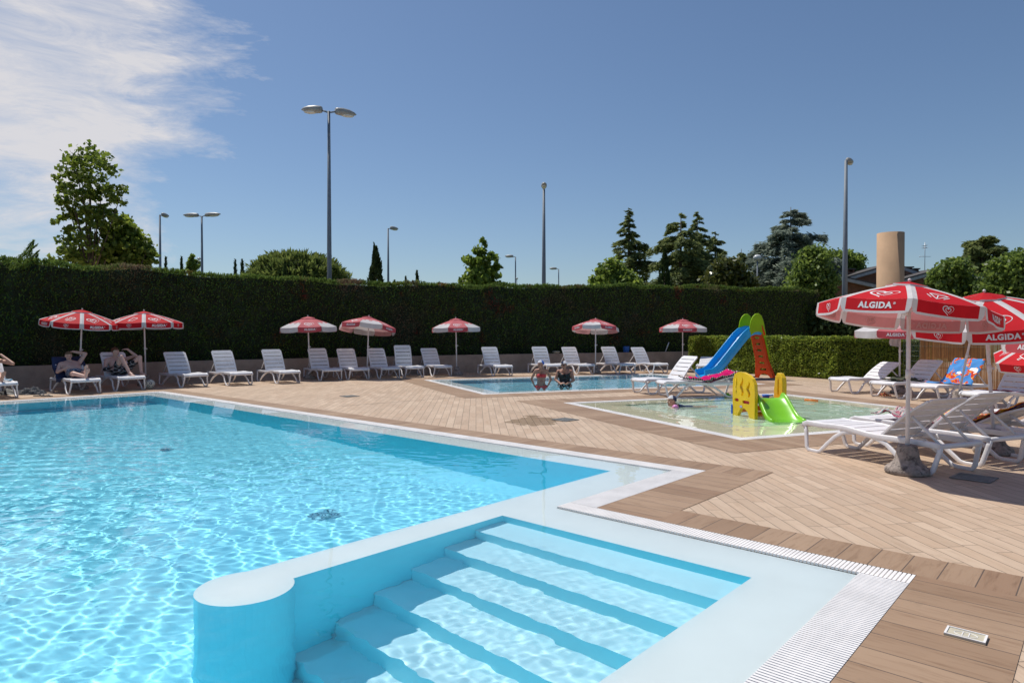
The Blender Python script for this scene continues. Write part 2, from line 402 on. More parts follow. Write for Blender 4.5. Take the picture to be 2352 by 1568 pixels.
M['earth'] = pm('dry_grass_ground', (.13, .15, .06), .95, .3, .3)
DO = [(-42, -9), (26, -9), (26, 36), (-42, 36)]
gr = sheet('ground', [(-2500, -800), (2500, -800), (2500, 4000), (-2500, 4000)], [[(x*.995, y*.99) for x, y in DO]], -.04, M['earth']); struct(gr)
dk = sheet('paved_deck', DO, [main_hole, h2, h3], 0, M['deck']); struct(dk)
# brown border bands, 4 mm above the deck
mb = MB(); bw = .6
def quad(pts, fn, z, m): mb.add([fn(p[0], p[1], z) for p in pts], [(0, 1, 2, 3)], m)
quad([(-18.97-bw, 7.06), (-3.385+bw, 7.06), (-3.385+bw, 7.06+.42), (-18.97-bw, 7.06+.42)], UV, .004, M['bord_e'])
quad([(-3.385, 4.90), (-3.385+bw, 4.90), (-3.385+bw, 7.06), (-3.385, 7.06)], UV, .004, M['bord_a'])
quad([(-3.385+bw, 4.90), (-.91+bw, 4.90), (-.91+bw, 5.32), (-3.385+bw, 5.32)], UV, .004, M['bord_e'])
quad([(-.91, VMIN), (-.91+bw, VMIN), (-.91+bw, 4.90), (-.91, 4.90)], UV, .004, M['bord_a'])
quad([(-18.97-bw, VMIN), (-18.97, VMIN), (-18.97, 7.06), (-18.97-bw, 7.06)], UV, .004, M['bord_a'])
for (s0, s1, t0, t1), w in ((P2o, .75), (P3o, .8)):
    quad([(s0-w, t0-w), (s1+w, t0-w), (s1+w, t0), (s0-w, t0)], ST, .004, M['bord_g2'])
    quad([(s0-w, t1), (s1+w, t1), (s1+w, t1+w), (s0-w, t1+w)], ST, .004, M['bord_g2'])
    quad([(s0-w, t0), (s0, t0), (s0, t1), (s0-w, t1)], ST, .004, M['bord_g1'])
    quad([(s1, t0), (s1+w, t0), (s1+w, t1), (s1, t1)], ST, .004, M['bord_g1'])
struct(mb.obj('paved_border'))
# narrow seam line crossing the deck
sm = MB(); p0 = at(1063.7, 910.9, .003); p1 = at(785, 932, .003); d = (p1-p0).normalized(); n_ = Vector((-d.y, d.x, 0))*.012
sm.add([p0+n_, p1+n_, p1-n_, p0-n_], [(0, 1, 2, 3)], pm('seam_grout', (.26, .20, .15), .8)); struct(sm.obj('paving_seam'))

def grate(name, label, fn, runs, corner=()):
    """white slatted overflow grate; runs = (axis, a0, a1, b0, b1): slats cross from b0 to b1, spaced along a"""
    g = MB(); ch = MB(); p = .0255
    for ax, a0, a1, b0, b1 in runs:
        n = int((a1-a0)/p)
        f2 = (lambda x, y, z: fn(x, y, z)) if ax == 'u' else (lambda x, y, z: fn(y, x, z))
        for i in range(n):
            c = a0+(i+.5)*(a1-a0)/n; w = .0094
            P = [f2(c-w, b0+.004, .004), f2(c+w, b0+.004, .004), f2(c+w, b1-.004, .004), f2(c-w, b1-.004, .004)]
            Q = [q-Vector((0, 0, .022)) for q in P]
            g.add(Q+P, [(4, 5, 6, 7) if ax == 'u' else (7, 6, 5, 4), (0, 1, 5, 4), (1, 2, 6, 5), (2, 3, 7, 6), (3, 0, 4, 7)], M['grate'])
        for fr in (.25, .5, .75):
            bm_ = b0+(b1-b0)*fr
            P = [f2(a0, bm_-.006, -.004), f2(a1, bm_-.006, -.004), f2(a1, bm_+.006, -.004), f2(a0, bm_+.006, -.004)]
            g.add(P+[q-Vector((0, 0, .015)) for q in P], [(0, 1, 2, 3), (4, 5, 1, 0), (6, 7, 3, 2)], M['grate'])
        P = [f2(a0-.05, b0-.01, -.07), f2(a1+.05, b0-.01, -.07), f2(a1+.05, b1+.01, -.07), f2(a0-.05, b1+.01, -.07)]
        ch.add(P, [(0, 1, 2, 3)], M['channel'])
    t = thing(name, label, 'drain grate')
    g.obj('slats', t); ch.obj('channel', t); return t
grate('overflow_grate', 'white slatted overflow grate running round the big swimming pool', UV, [
    ('u', -18.68, -3.385, 6.82, 7.06), ('v', 4.90, 6.82, -3.68, -3.385), ('u', -3.68, -.91, 4.70, 4.90), ('v', VMIN, 4.70, -1.2, -.91), ('v', VMIN, 7.06, -18.97, -18.68)])
for r, nm in ((P2o, 'white slatted grate framing the blue pool the two women stand in'), (P3o, 'white slatted grate framing the green paddling pool')):
    s0, s1, t0, t1 = r; w = .2
    grate('overflow_grate', nm, ST, [('u', s0, s1, t0, t0+w), ('u', s0, s1, t1-w, t1), ('v', t0+w, t1-w, s0, s0+w), ('v', t0+w, t1-w, s1-w, s1)])

# big pool: rim and spit, walls, floor and steps
ZR = -.028
cx_, cv_, cr_ = -3.965, 1.95, .29
arc = []
a_in = math.asin(.0) ; x1 = -3.88; x0 = -4.22
d1 = math.sqrt(cr_**2-(x1-cx_)**2); d0 = math.sqrt(cr_**2-(x0-cx_)**2)
th1 = math.atan2(d1, x1-cx_); th0 = math.atan2(d0, x0-cx_)-2*math.pi
for k in range(41):
    th = th1+(th0-th1)*k/40; arc.append((cx_+cr_*math.cos(th), cv_+cr_*math.sin(th)))
rimpoly = [(-18.68, VMIN), (-18.68, 6.82), (-3.68, 6.82), (-3.68, 4.70), (-1.2, 4.70), (-1.2, VMIN), (-1.7, VMIN), (-1.7, 4.2), (-3.88, 4.2)]+arc+[(-4.22, 6.38), (-18.1, 6.38), (-18.1, VMIN)]
ZF = -1.6
sh = MB()
sh.prism(rimpoly, ZF-.1, ZR, M['rim'], M['liner'], UV)
sh.add([UV(-18.2, VMIN, ZF), UV(-1.6, VMIN, ZF), UV(-1.6, 6.5, ZF), UV(-18.2, 6.5, ZF)], [(0, 1, 2, 3)], M['floor'])
sh.add([UV(-18.7, VMIN, -1.7), UV(-1.2, VMIN, -1.7), UV(-1.2, VMIN, ZR), UV(-18.7, VMIN, ZR)], [(0, 1, 2, 3)], M['liner'])
shell = sh.obj('pool_basin', bevel=.012); struct(shell); shell.cycles.is_caustics_receiver = True
TR, RI, Z1 = .335, .19, -.20
for i in range(9):
    st = MB(); zt = Z1-RI*i; v1 = 4.2-TR*i; v0 = v1-TR
    if zt < ZF+.05: break
    st.prism([(-3.879, v0), (-1.701, v0), (-1.701, v1 + (.0 if i == 0 else .0)), (-3.879, v1)], ZF, zt, M['tread'], M['riser'], UV)
    o = st.obj('pool_step', bevel=.012); struct(o); o.cycles.is_caustics_receiver = True
def drain_under(x, y, z):
    p = at(x, y); dirv = Vector((p.x, p.y, 0)).normalized(); th = math.atan2(math.hypot(p.x, p.y), HCAM); tr = math.asin(math.sin(th)/1.33)
    return Vector((p.x, p.y, 0))+dirv*(-z*math.tan(tr))
for x, y, s, lb in ((745, 1183, .13, 'dark square drain cover on the pool floor beyond the submerged spit'), (383, 1031, .09, 'small dark drain cover on the far pool floor')):
    g = MB(); c = drain_under(x, y, ZF)
    for k in range(-4, 5): g.box((c.x+A1.x*k*s/4.5, c.y+A1.y*k*s/4.5, ZF+.02), (s/7, 2*s, .03), M['floorgrate'], Matrix.Rotation(-AA, 3, 'Z'))
    g.box((c.x, c.y, ZF+.006), (2*s, 2*s, .01), M['floorgrate'], Matrix.Rotation(-AA, 3, 'Z'))
    o = tag(g.obj('floor_drain'), lb, 'drain'); o.cycles.is_caustics_receiver = True

# small blue pool
s0, s1, t0, t1 = (P2o[0]+.2, P2o[1]-.2, P2o[2]+.2, P2o[3]-.2)
def basin(name, r, rim, depth, mr, ml, mf, zr=-.028):
    s0, s1, t0, t1 = r; b = MB()
    o_ = [(s0, t0), (s1, t0), (s1, t1), (s0, t1)]; i_ = [(s0+rim, t0+rim), (s1-rim, t0+rim), (s1-rim, t1-rim), (s0+rim, t1-rim)]
    for k in range(4):
        k2 = (k+1) % 4
        b.add([ST(*o_[k], zr), ST(*o_[k2], zr), ST(*i_[k2], zr), ST(*i_[k], zr)], [(0, 1, 2, 3)], mr)
        b.add([ST(*i_[k], zr), ST(*i_[k2], zr), ST(*i_[k2], -depth), ST(*i_[k], -depth)], [(0, 1, 2, 3)], ml)
        b.add([ST(*o_[k], -.2), ST(*o_[k2], -.2), ST(*o_[k2], zr), ST(*o_[k], zr)], [(0, 1, 2, 3)], mr)
    b.add([ST(*p, -depth) for p in i_], [(0, 1, 2, 3)], mf)
    o = b.obj(name); struct(o); o.cycles.is_caustics_receiver = True; return o
basin('pool_basin', (s0, s1, t0, t1), .45, .95, M['rim'], M['liner2'], M['liner2'])
# paddling pool with a sloping cream beach in three shallow ledges
q = (P3o[0]+.2, P3o[1]-.2, P3o[2]+.2, P3o[3]-.2); b = MB()
rings = [(0, -.028), (.30, -.035), (.32, -.06), (.62, -.075), (.64, -.10), (.95, -.13), (1.0, -.28)]
def ring(d): return [(q[0]+d, q[2]+d), (q[1]-min(d, .5), q[2]+d), (q[1]-min(d, .5), q[3]-min(d, .5)), (q[0]+d, q[3]-min(d, .5))]
for (d0_, z0_), (d1_, z1_) in zip(rings, rings[1:]):
    a_, c_ = ring(d0_), ring(d1_)
    for k in range(4):
        k2 = (k+1) % 4
        b.add([ST(*a_[k], z0_), ST(*a_[k2], z0_), ST(*c_[k2], z1_), ST(*c_[k], z1_)], [(0, 1, 2, 3)], M['kidrim'] if d1_ < .97 else M['kid'])
b.add([ST(*p, -.28) for p in ring(1.0)], [(0, 1, 2, 3)], M['kid'])
a_ = ring(0)
for k in range(4):
    k2 = (k+1) % 4; b.add([ST(*a_[k], -.2), ST(*a_[k2], -.2), ST(*a_[k2], -.028), ST(*a_[k], -.028)], [(0, 1, 2, 3)], M['kidrim'])
o = b.obj('pool_basin'); struct(o); o.cycles.is_caustics_receiver = True

# water
def watermat(name, col):
    m = bpy.data.materials.new(name); m.use_nodes = True; nt = m.node_tree; nt.nodes.clear()
    out = N(nt, 'ShaderNodeOutputMaterial'); g = N(nt, 'ShaderNodeBsdfGlass'); g.inputs['IOR'].default_value = 1.33; g.inputs['Roughness'].default_value = 0
    g.inputs['Color'].default_value = (*col, 1); nt.links.new(g.outputs[0], out.inputs[0]); return m
M['water'] = watermat('clear_pool_water', (.965, .99, 1.0)); M['water3'] = watermat('greenish_pool_water', (.965, 1.0, .985))
ZW = -.008
def fbm(X, Y, comps, seed):
    """sum of many plane waves with random directions: smooth, non repeating water"""
    rg = np.random.default_rng(seed); Z = np.zeros_like(X)
    for lam, amp, n in comps:
        for _ in range(n):
            th = rg.uniform(0, 2*math.pi); l = lam*rg.uniform(.7, 1.4); ph = rg.uniform(0, 6.28); k = 2*math.pi/l
            wx = .25*l*np.sin(2*math.pi*(X*math.sin(th*3.1)+Y*math.cos(th*3.1))/(l*5.3)+ph)
            Z += amp/math.sqrt(n)*np.sin(k*((X+wx)*math.cos(th)+(Y-wx)*math.sin(th))+ph)
    return Z
def smoothstep(a, b, x): t = np.clip((x-a)/(b-a), 0, 1); return t*t*(3-2*t)
def watersheet(name, us, vs, fn, keep, height, m):
    U, Vv = np.meshgrid(np.array(us), np.array(vs), indexing='ij')
    H = height(U, Vv)+ZW
    e1 = fn(1, 0, 0); e2_ = fn(0, 1, 0)
    P = np.stack([U*e1.x+Vv*e2_.x, U*e1.y+Vv*e2_.y, H], -1)
    nu, nv = len(us), len(vs); idx = np.arange(nu*nv).reshape(nu, nv)
    uc = (np.array(us)[:-1]+np.array(us)[1:])/2; vc = (np.array(vs)[:-1]+np.array(vs)[1:])/2
    K = keep(*np.meshgrid(uc, vc, indexing='ij'))
    a = idx[:-1, :-1][K]; b_ = idx[1:, :-1][K]; c = idx[1:, 1:][K]; d = idx[:-1, 1:][K]
    q_ = np.stack([a, b_, c, d], -1); used = np.unique(q_); remap = np.zeros(nu*nv, np.int32); remap[used] = np.arange(len(used))
    V3 = P.reshape(-1, 3)[used]; q_ = remap[q_]
    me = bpy.data.meshes.new(name); me.vertices.add(len(V3)); me.vertices.foreach_set('co', V3.reshape(-1))
    me.loops.add(q_.size); me.loops.foreach_set('vertex_index', q_.reshape(-1).astype(np.int32))
    me.polygons.add(len(q_)); me.polygons.foreach_set('loop_start', np.arange(0, q_.size, 4, dtype=np.int32)); me.polygons.foreach_set('use_smooth', np.ones(len(q_), bool))
    me.materials.append(m); me.update(calc_edges=True)
    o = mkobj(name, me); struct(o); o.cycles.is_caustics_caster = True; return o
def lines(*segs):
    out = [segs[0][0]]
    for a, b_, h in segs:
        n = max(1, round((b_-a)/h)); out += [a+(b_-a)*(i+1)/n for i in range(n)]
    return out
us = lines((-18.68, -10, .045), (-10, -3.68, .0175), (-3.68, -1.2, .0175)); vs = lines((VMIN, .2, .06), (.2, 4.70, .0175), (4.70, 6.82, .02))
def h_main(U, Vv):
    z = fbm(U, Vv, [(.6, .0008, 9), (.28, .00072, 12), (.13, .00042, 18)], 5)
    fine = fbm(U, Vv, [(.08, .00017, 18)], 9)
    # rings spreading from a swimmer's splash off the left edge
    r = np.hypot(U+7.2, Vv-.2); z += .0016*np.sin(2*math.pi*r/.30+.6*np.sin(U*3))*np.exp(-((r-2.6)/1.5)**2)
    r2 = np.hypot(U+6.2, Vv-4.4); z += .0006*np.sin(2*math.pi*r2/.2)*np.exp(-((r2-.8)/.6)**2)
    inner = smoothstep(0, .9, np.minimum.reduce([U+18.1, 6.38-Vv, -4.22-U]))
    basin_ = smoothstep(0, .35, np.minimum.reduce([-1.7-U, U+3.88, 4.2-Vv]))
    amp = .10+.90*inner*smoothstep(-2.5, 1.5, -(U+3.4)) + .50*basin_
    left = .85+.55*smoothstep(4.5, 7.5, -U)*smoothstep(5.0, 1.5, Vv)
    steps_ = fbm(U, Vv, [(.17, .00045, 12), (.085, .00027, 16)], 14)*basin_
    return (z*left+fine)*np.clip(amp, .08, 1.1)+steps_
watersheet('pool_water', us, vs, UV, lambda U, Vv: ~((U > -3.68) & (Vv > 4.70)), h_main, M['water'])
def h_two(U, Vv): return fbm(U, Vv, [(.8, .0026, 9), (.4, .0020, 12), (.22, .0008, 12)], 21)*(.15+.85*smoothstep(0, .8, np.minimum.reduce([U-s0-.3, s1-.3-U, Vv-t0-.3, t1-.3-Vv])))
watersheet('pool_water', lines((s0, s1, .05)), lines((t0, t1, .05)), ST, lambda U, Vv: U > -99, h_two, M['water'])
def h_three(U, Vv): return fbm(U, Vv, [(.8, .0030, 9), (.4, .0024, 12), (.2, .0009, 12)], 33)*(.1+.9*smoothstep(.2, 1.1, np.minimum.reduce([U-q[0], q[1]-U, Vv-q[2], q[3]-Vv])))
watersheet('pool_water', lines((q[0], q[1], .04)), lines((q[2], q[3], .04)), ST, lambda U, Vv: U > -99, h_three, M['water3'])

# lid and drains in the paving
g = MB(); c = UV(-.535, 4.07); rot = Matrix.Rotation(-AA, 3, 'Z')
g.box((c.x, c.y, .008), (.176, .112, .012), M['lid'], rot)
for sgn, L in ((1, 'x'), (-1, 'x')): g.box((c.x+E2.x*sgn*.052, c.y+E2.y*sgn*.052, .0155), (.176, .008, .006), M['grate'], rot); g.box((c.x+A1.x*sgn*.083, c.y+A1.y*sgn*.083, .0155), (.010, .096, .0062), M['grate'], rot)
pts = [c+A1*(.05*math.cos(t))+E2*(.03*math.sin(t))+Vector((0, 0, .0145)) for t in np.linspace(.0, 6.28, 25)]
g.tube(pts, .002, M['grate'], 5, False); g.box((c.x+A1.x*.014, c.y+A1.y*.014, .0145), (.004, .056, .004), M['grate'], rot); g.box((c.x-A1.x*.014, c.y-A1.y*.014, .0145), (.004, .056, .004), M['grate'], rot)
tag(g.obj('skimmer_lid'), 'small cream rectangular lid set in the brown border planks', 'lid')
for x, y, lb in ((803, 910, 'grey square drain grating in the paving between loungers and big pool'), (1298, 964, 'grey square drain grating near the paddling pool corner'), (2237, 1098, 'dark drain grating in the parasol shadow beside the concrete foot')):
    g = MB(); c = at(x, y); th = -R(3.1) ; rot = Matrix.Rotation(th+R(45), 3, 'Z')
    g.box((c.x, c.y, .003), (.34, .34, .004), M['black'], rot)
    for k in range(-4, 5): g.box(tuple(c+rot @ Vector((k*.036, 0, .008))), (.02, .32, .006), M['drain'], rot)
    for sgn in (-1, 1):
        g.box(tuple(c+rot @ Vector((sgn*.172, 0, .0085))), (.022, .366, .007), M['drain'], rot); g.box(tuple(c+rot @ Vector((0, sgn*.172, .0087))), (.32, .022, .007), M['drain'], rot)
    tag(g.obj('drain_grating'), lb, 'drain', 'drain gratings in the paving')
# ------------------------------------------------------------------ sun loungers
HX, HZ = .80, .352
SEATP = [(1.905, .335), (1.89, .375), (1.84, .395), (1.70, .388), (1.55, .388), (1.40, .396), (1.25, .396), (1.10, .380), (.95, .362), (HX, HZ)]
def seat_z(x):
    for (xa, za), (xb, zb) in zip(SEATP, SEATP[1:]):
        if xb <= x <= xa: return za+(zb-za)*(x-xa)/(xb-xa) if xb != xa else za
    return HZ
LW = .335
LOUNGERS = {}
def slab(mb, pts, y0, y1, th, m, nrm=None):
    """strip following an x-z polyline, from y0 to y1, th thick below"""
    n = len(pts); V = []
    for i, (x, z) in enumerate(pts):
        a = pts[max(i-1, 0)]; b = pts[min(i+1, n-1)]; t = Vector((b[0]-a[0], b[1]-a[1])).normalized(); nx, nz = (t.y, -t.x)
        if nz < 0 and nrm is None: nx, nz = -nx, -nz
        if nrm is not None and (nx*nrm[0]+nz*nrm[1]) < 0: nx, nz = -nx, -nz
        for y in (y0, y1): V += [(x, y, z), (x-nx*th, y, z-nz*th)]
    F_ = []
    for i in range(n-1):
        a = i*4; b = a+4
        F_ += [(a, a+2, b+2, b), (a+1, b+1, b+3, a+3), (a, b, b+1, a+1), (a+2, a+3, b+3, b+2)]
    F_ += [(0, 1, 3, 2), (4*n-4, 4*n-2, 4*n-1, 4*n-3)]
    mb.add(V, F_, m)
def lounger_proto(alpha):
    if alpha in LOUNGERS: return LOUNGERS[alpha]
    al = R(alpha); m = M['white']
    root = bpy.data.objects.new('sun_lounger', None); COL.objects.link(root); root.empty_display_size = .1
    # seat: slats with open slots between, held by two side strips
    mb = MB(); xs = [1.905, 1.66, 1.49, 1.32, 1.15, .98, .80]
    for i in range(6):
        xa, xb = xs[i], xs[i+1]+(.022 if i < 5 else 0)
        pts = [p for p in SEATP if xb < p[0] < xa]; pts = [(xa, seat_z(xa))]+pts+[(xb, seat_z(xb))]
        slab(mb, pts, -LW+.045, LW-.045, .014, m)
    slab(mb, SEATP, -LW, -LW+.046, .02, m); slab(mb, SEATP, LW-.046, LW, .02, m)
    mb.obj('seat', root, bevel=.004)
    # backrest
    mb = MB(); BL = .80; dx, dz = -math.cos(al), math.sin(al)
    P = lambda s, off=0: (HX+dx*s+off*math.sin(al)*1, HZ+dz*s+off*math.cos(al)*1)
    # gentle lumbar curve
    C = lambda s: P(s, .028*math.sin(math.pi*s/BL)-.014)
    cuts = [0.0, .135, .27, .405, .54, .675, BL]
    nr = (math.sin(al), math.cos(al))
    for i in range(6):
        a, b = cuts[i]+(.010 if i else 0), cuts[i+1]-(.010 if i < 5 else 0)
        pts = [C(a+(b-a)*k/3) for k in range(4)]; inset = 0
        slab(mb, pts, -LW+.06, LW-.06, .016, m, nr)
    for sg in (-1, 1):
        pts = [C(BL*k/10) for k in range(10)]+[C(BL-.035)]
        slab(mb, pts, *sorted((sg*(LW-.0605), sg*(LW-.012))), .028, m, nr)
        pts = [C(BL-.0355), C(BL-.002)]; slab(mb, pts, *sorted((sg*(LW-.0605), sg*(LW-.04))), .026, m, nr)
    mb.obj('backrest', root, bevel=.005)
    # side rails from foot to head end, joined by a bar at the head
    for sg in (-1, 1):
        mb = MB(); y = sg*(LW-.014)
        mb.tube([(x, y, z-.025) for x, z in SEATP]+[(.6, y, .335), (.35, y, .335), (.12, y, .335), (.03, y, .33)], 1, m, 10, flat=(.07, .042))
        mb.obj('side_rail', root)
    mb = MB(); mb.tube([(.03, -LW+.01, .332), (.02, -LW*.5, .333), (.02, LW*.5, .333), (.03, LW-.01, .332)], 1, m, 8, flat=(.055, .05))
    mb.obj('head_bar', root); mb = MB(); mb.tube([(HX-.1, -LW+.02, .325), (HX-.1, LW-.02, .325)], .016, m, 8); mb.obj('cross_bar', root)
    mb = MB(); mb.tube([(1.895, -LW+.01, .335), (1.905, 0, .335), (1.895, LW-.01, .335)], 1, m, 8, flat=(.06, .03)); mb.obj('foot_bar', root)
    # legs: an open trapezoid at each corner
    for sg in (-1, 1):
        y = sg*(LW-.016); yo = sg*(LW+.012)
        mb = MB(); mb.tube([(1.885, y, .345), (1.865, y, .25), (1.83, yo, .06), (1.80, yo, .022), (1.74, yo, .018), (1.66, yo, .018), (1.61, yo, .03), (1.50, yo, .14), (1.40, y, .245), (1.28, y, .315), (1.12, y, .335)], [1, 1, .95, .9, .85, .85, .9, .95, 1.0, 1.05, 1.0], m, 10, flat=(.05, .036)); mb.obj('leg', root)
        mb = MB(); mb.tube([(.035, y, .325), (.05, y, .25), (.10, yo, .06), (.13, yo, .022), (.19, yo, .018), (.30, yo, .018), (.36, yo, .03), (.52, yo, .15), (.68, y, .26), (.84, y, .315), (1.02, y, .338)], [1.05, 1, .95, .9, .85, .85, .9, 1.0, 1.05, 1.05, 1.0], m, 10, flat=(.052, .036)); mb.obj('leg', root)
    # struts behind the backrest
    if alpha > 5:
        for sg in (-1, 1):
            mb = MB(); y = sg*(LW-.085); s = .46; p = P(s, -.03)
            foot = max(.10, HX+dx*s-.42)
            mb.tube([(p[0], y, p[1]), (foot, y, .345)], 1, m, 8, flat=(.032, .018)); mb.obj('support_strut', root)
    LOUNGERS[alpha] = root; root['used'] = 0
    return root
def lounger_frame(foot, f):
    """foot: ground point under the middle of the two foot legs (local x=1.70); f: head-to-foot direction"""
    f = Vector((f[0], f[1], 0)).normalized(); return Vector((foot[0], foot[1], 0))-f*1.70, math.atan2(f.y, f.x)
def lounger(foot, f, alpha, label, group):
    pr = lounger_proto(alpha); loc, rz = lounger_frame(foot, f)
    if not pr['used']: o = pr; o['used'] = 1
    else: o = dup(pr)
    o.location = loc; o.rotation_euler = (0, 0, rz); tag(o, label, 'sun lounger', group)
    return Matrix.Translation(loc) @ Matrix.Rotation(rz, 4, 'Z')
GB = 'white plastic loungers in the back row by the low wall'; GM = 'white plastic loungers between the small pools'; GR = 'white plastic loungers by the reed screen and near parasols'
fA = (A1.x, A1.y); fG = (-G2.x, -G2.y)
def mid(x0, y0, x1, y1): return (at(x0, y0)+at(x1, y1))/2
LF = {}
LF[0] = lounger(mid(-40, 916, 34, 914), fA, 45, 'white lounger cut off by the left edge of the photo, with bare feet on it', GB)
LF[1] = lounger(mid(156, 905, 228, 903.7), fA, 47, 'white lounger holding the man lying with one arm behind his head', GB)
LF[2] = lounger(mid(262, 897.6, 332, 895.5), fA, 58, 'white lounger holding the man in black plaid shorts', GB)
LF[3] = lounger(mid(415, 890, 473, 887), fA, 55, 'empty white lounger just right of the football, partly in parasol shade', GB)
LF[4] = lounger(mid(519.5, 885, 578, 884), (.70, -.71), 58, 'empty white lounger standing alone, second to the right of the football', GB)
LF[5] = lounger(mid(634, 881, 686, 879), (.66, -.75), 60, 'empty sunlit lounger just left of the parasol pole with the bleached pink top', GB)
LF[6] = lounger(mid(733, 874, 783.5, 873), (.58, -.81), 61, 'shaded lounger immediately right of the bleached pink parasol pole', GB)
LF[7] = lounger(mid(798, 873, 845, 870), (.53, -.85), 58, 'lounger whose foot end hides the base of the tilted pink and white parasol', GB)
LF[8] = lounger(mid(870, 869.6, 915.6, 868.5), (.52, -.85), 58, 'lounger just right of the tilted pink and white parasol pole', GB)
LF[9] = lounger(mid(927, 867, 971, 866), (.50, -.87), 76, 'lounger with its backrest raised the highest, in the middle of the back row', GB)
LF[10] = lounger(mid(992, 865, 1035, 863), (.46, -.89), 55, 'empty lounger just left of the parasol pole beside the corner of the women\'s pool', GB)
LF[11] = lounger(mid(1133, 863.8, 1173, 862.7), (.40, -.92), 61, 'lone lounger behind the corner of the small blue pool', GB)
LF[12] = lounger(mid(1250, 860.5, 1289, 859.5), (.36, -.93), 60, 'lounger half hidden behind the woman in the red bikini', GB)
LF[13] = lounger(mid(1322.6, 860, 1362, 858.6), fG, 58, 'lounger behind the woman in the black swimsuit', GB)
LF[14] = lounger(mid(1417.6, 858, 1455, 857.5), fG, 58, 'lounger directly right of the parasol pole behind the women', GB)
LF[15] = lounger(mid(1493, 857.5, 1529.6, 857), (.43, -.90), 55, 'rightmost lounger of the back row, near the end of the low wall', GB)
LF[16] = lounger((7.25, 24.9), (-.35, -.94), 22, 'lounger with a lowered back half hidden by the blue slide', GB)
LF[17] = lounger((3.45, 17.25), (-.92, -.38), 50, 'lounger with a raised back between the two small pools, no towel', GM)
LF[18] = lounger((3.85, 16.38), (-.99, -.08), 15, 'flat lounger under the magenta towel beside the paddling pool', GM)
LF[19] = lounger((8.75, 17.5), (-.95, -.30), 34, 'lounger by the leafy low hedge with its back half raised', GR)
LF[20] = lounger((9.12, 16.15), (-.93, -.36), 44, 'lounger in front of the reed screen with dark clothes on its seat', GR)
LF[21] = lounger((9.52, 15.2), (-.924, -.383), 48, 'lounger draped with the blue towel in front of the reed screen', GR)
LF[22] = lounger((9.35, 13.2), (-.924, -.383), 50, 'lounger with a crimson towel at the right edge of the photo', GR)
LF[23] = lounger((4.28, 8.83), (G2.x, G2.y), 38, 'big nearest lounger beside the mottled concrete parasol foot', GR)
LF[24] = lounger((5.15, 9.30), (G2.x, G2.y), 40, 'near lounger with the pink and grey towel, second from the concrete foot', GR)
LF[25] = lounger((6.10, 9.85), (G2.x, G2.y), 24, 'near lounger covered by the long rainbow striped towel', GR)
LF[26] = lounger((7.62, 10.15), (G2.x, G2.y), 40, 'near lounger cut off by the right edge beyond the striped towel', GR)

# ------------------------------------------------------------------ parasols
def text2d(body, size, off=0.0, shear=0):
    cu = bpy.data.curves.new('txt', 'FONT'); cu.body = body; cu.size = size; cu.offset = off; cu.align_x = 'CENTER'; cu.align_y = 'CENTER'; cu.space_character = 1.12
    cu.resolution_u = 3; cu.fill_mode = 'FRONT'
    o = bpy.data.objects.new('txt', cu); COL.objects.link(o)
    me = bpy.data.meshes.new_from_object(o.evaluated_get(bpy.context.evaluated_depsgraph_get()))
    V = [(v.co.x, v.co.y) for v in me.vertices]; Fc = [tuple(p.vertices) for p in me.polygons]
    bpy.data.objects.remove(o); bpy.data.curves.remove(cu); bpy.data.meshes.remove(me); return V, Fc
def ribbon(pts, w, close=False):
    n = len(pts); V = []; Fc = []
    for i, p in enumerate(pts):
        a = pts[(i-1) % n] if (close or i) else pts[i]; b = pts[(i+1) % n] if (close or i < n-1) else pts[i]
        t = Vector((b[0]-a[0], b[1]-a[1])).normalized(); ww = w[i] if isinstance(w, list) else w
        V += [(p[0]-t.y*ww/2, p[1]+t.x*ww/2), (p[0]+t.y*ww/2, p[1]-t.x*ww/2)]
    for i in range(n if close else n-1):
        a = 2*i; b = 2*((i+1) % n); Fc.append((a, a+1, b+1, b))
    return V, Fc
def merge2(*gs):
    V = []; Fc = []
    for v, f in gs: o = len(V); V += v; Fc += [tuple(i+o for i in q_) for q_ in f]
    return V, Fc
def xf(g, s=1, dx=0, dy=0, rot=0, sy=None):
    c, s_ = math.cos(rot), math.sin(rot); sy = sy if sy else s
    return [((x*s)*c-(y*sy)*s_+dx, (x*s)*s_+(y*sy)*c+dy) for x, y in g[0]], g[1]
def heartpt(t): return (16*math.sin(t)**3/17, (13*math.cos(t)-5*math.cos(2*t)-2*math.cos(3*t)-math.cos(4*t))/17)
def heart_logo():
    o_ = [heartpt(t) for t in np.linspace(-math.pi*.97, math.pi*.80, 40)]; wo = [.04+.12*math.sin(math.pi*min(1, i/39+.12)) for i in range(40)]
    i_ = [(x*.5, y*.5-.03) for x, y in (heartpt(t) for t in np.linspace(-math.pi*.80, math.pi*.99, 30))]
    return merge2(ribbon(o_, wo), ribbon(i_, .11))
HEART = heart_logo()
ALG = text2d('ALGIDA', .100, .0045); REG = text2d('\u00ae', .035, .0006)
xs_ = [v[0] for v in ALG[0]]; ALGW = max(xs_)-min(xs_)
WORD = merge2(xf(ALG, .37/ALGW, sy=.078/ (max(v[1] for v in ALG[0])-min(v[1] for v in ALG[0]))), xf(REG, 1, .207, .022))
CONE = merge2(ribbon([(-.075, .06), (-.02, .10), (.05, .09), (.085, .05), (.0, .035), (-.075, .06)], .014), ribbon([(-.075, .06), (.0, -.13), (.085, .05)], .016), ribbon([(0, .035), (.0, -.12)], .010), ribbon([(-.095, .0), (-.05, -.11)], .012), ribbon([(.10, -.0), (.055, -.09)], .012))
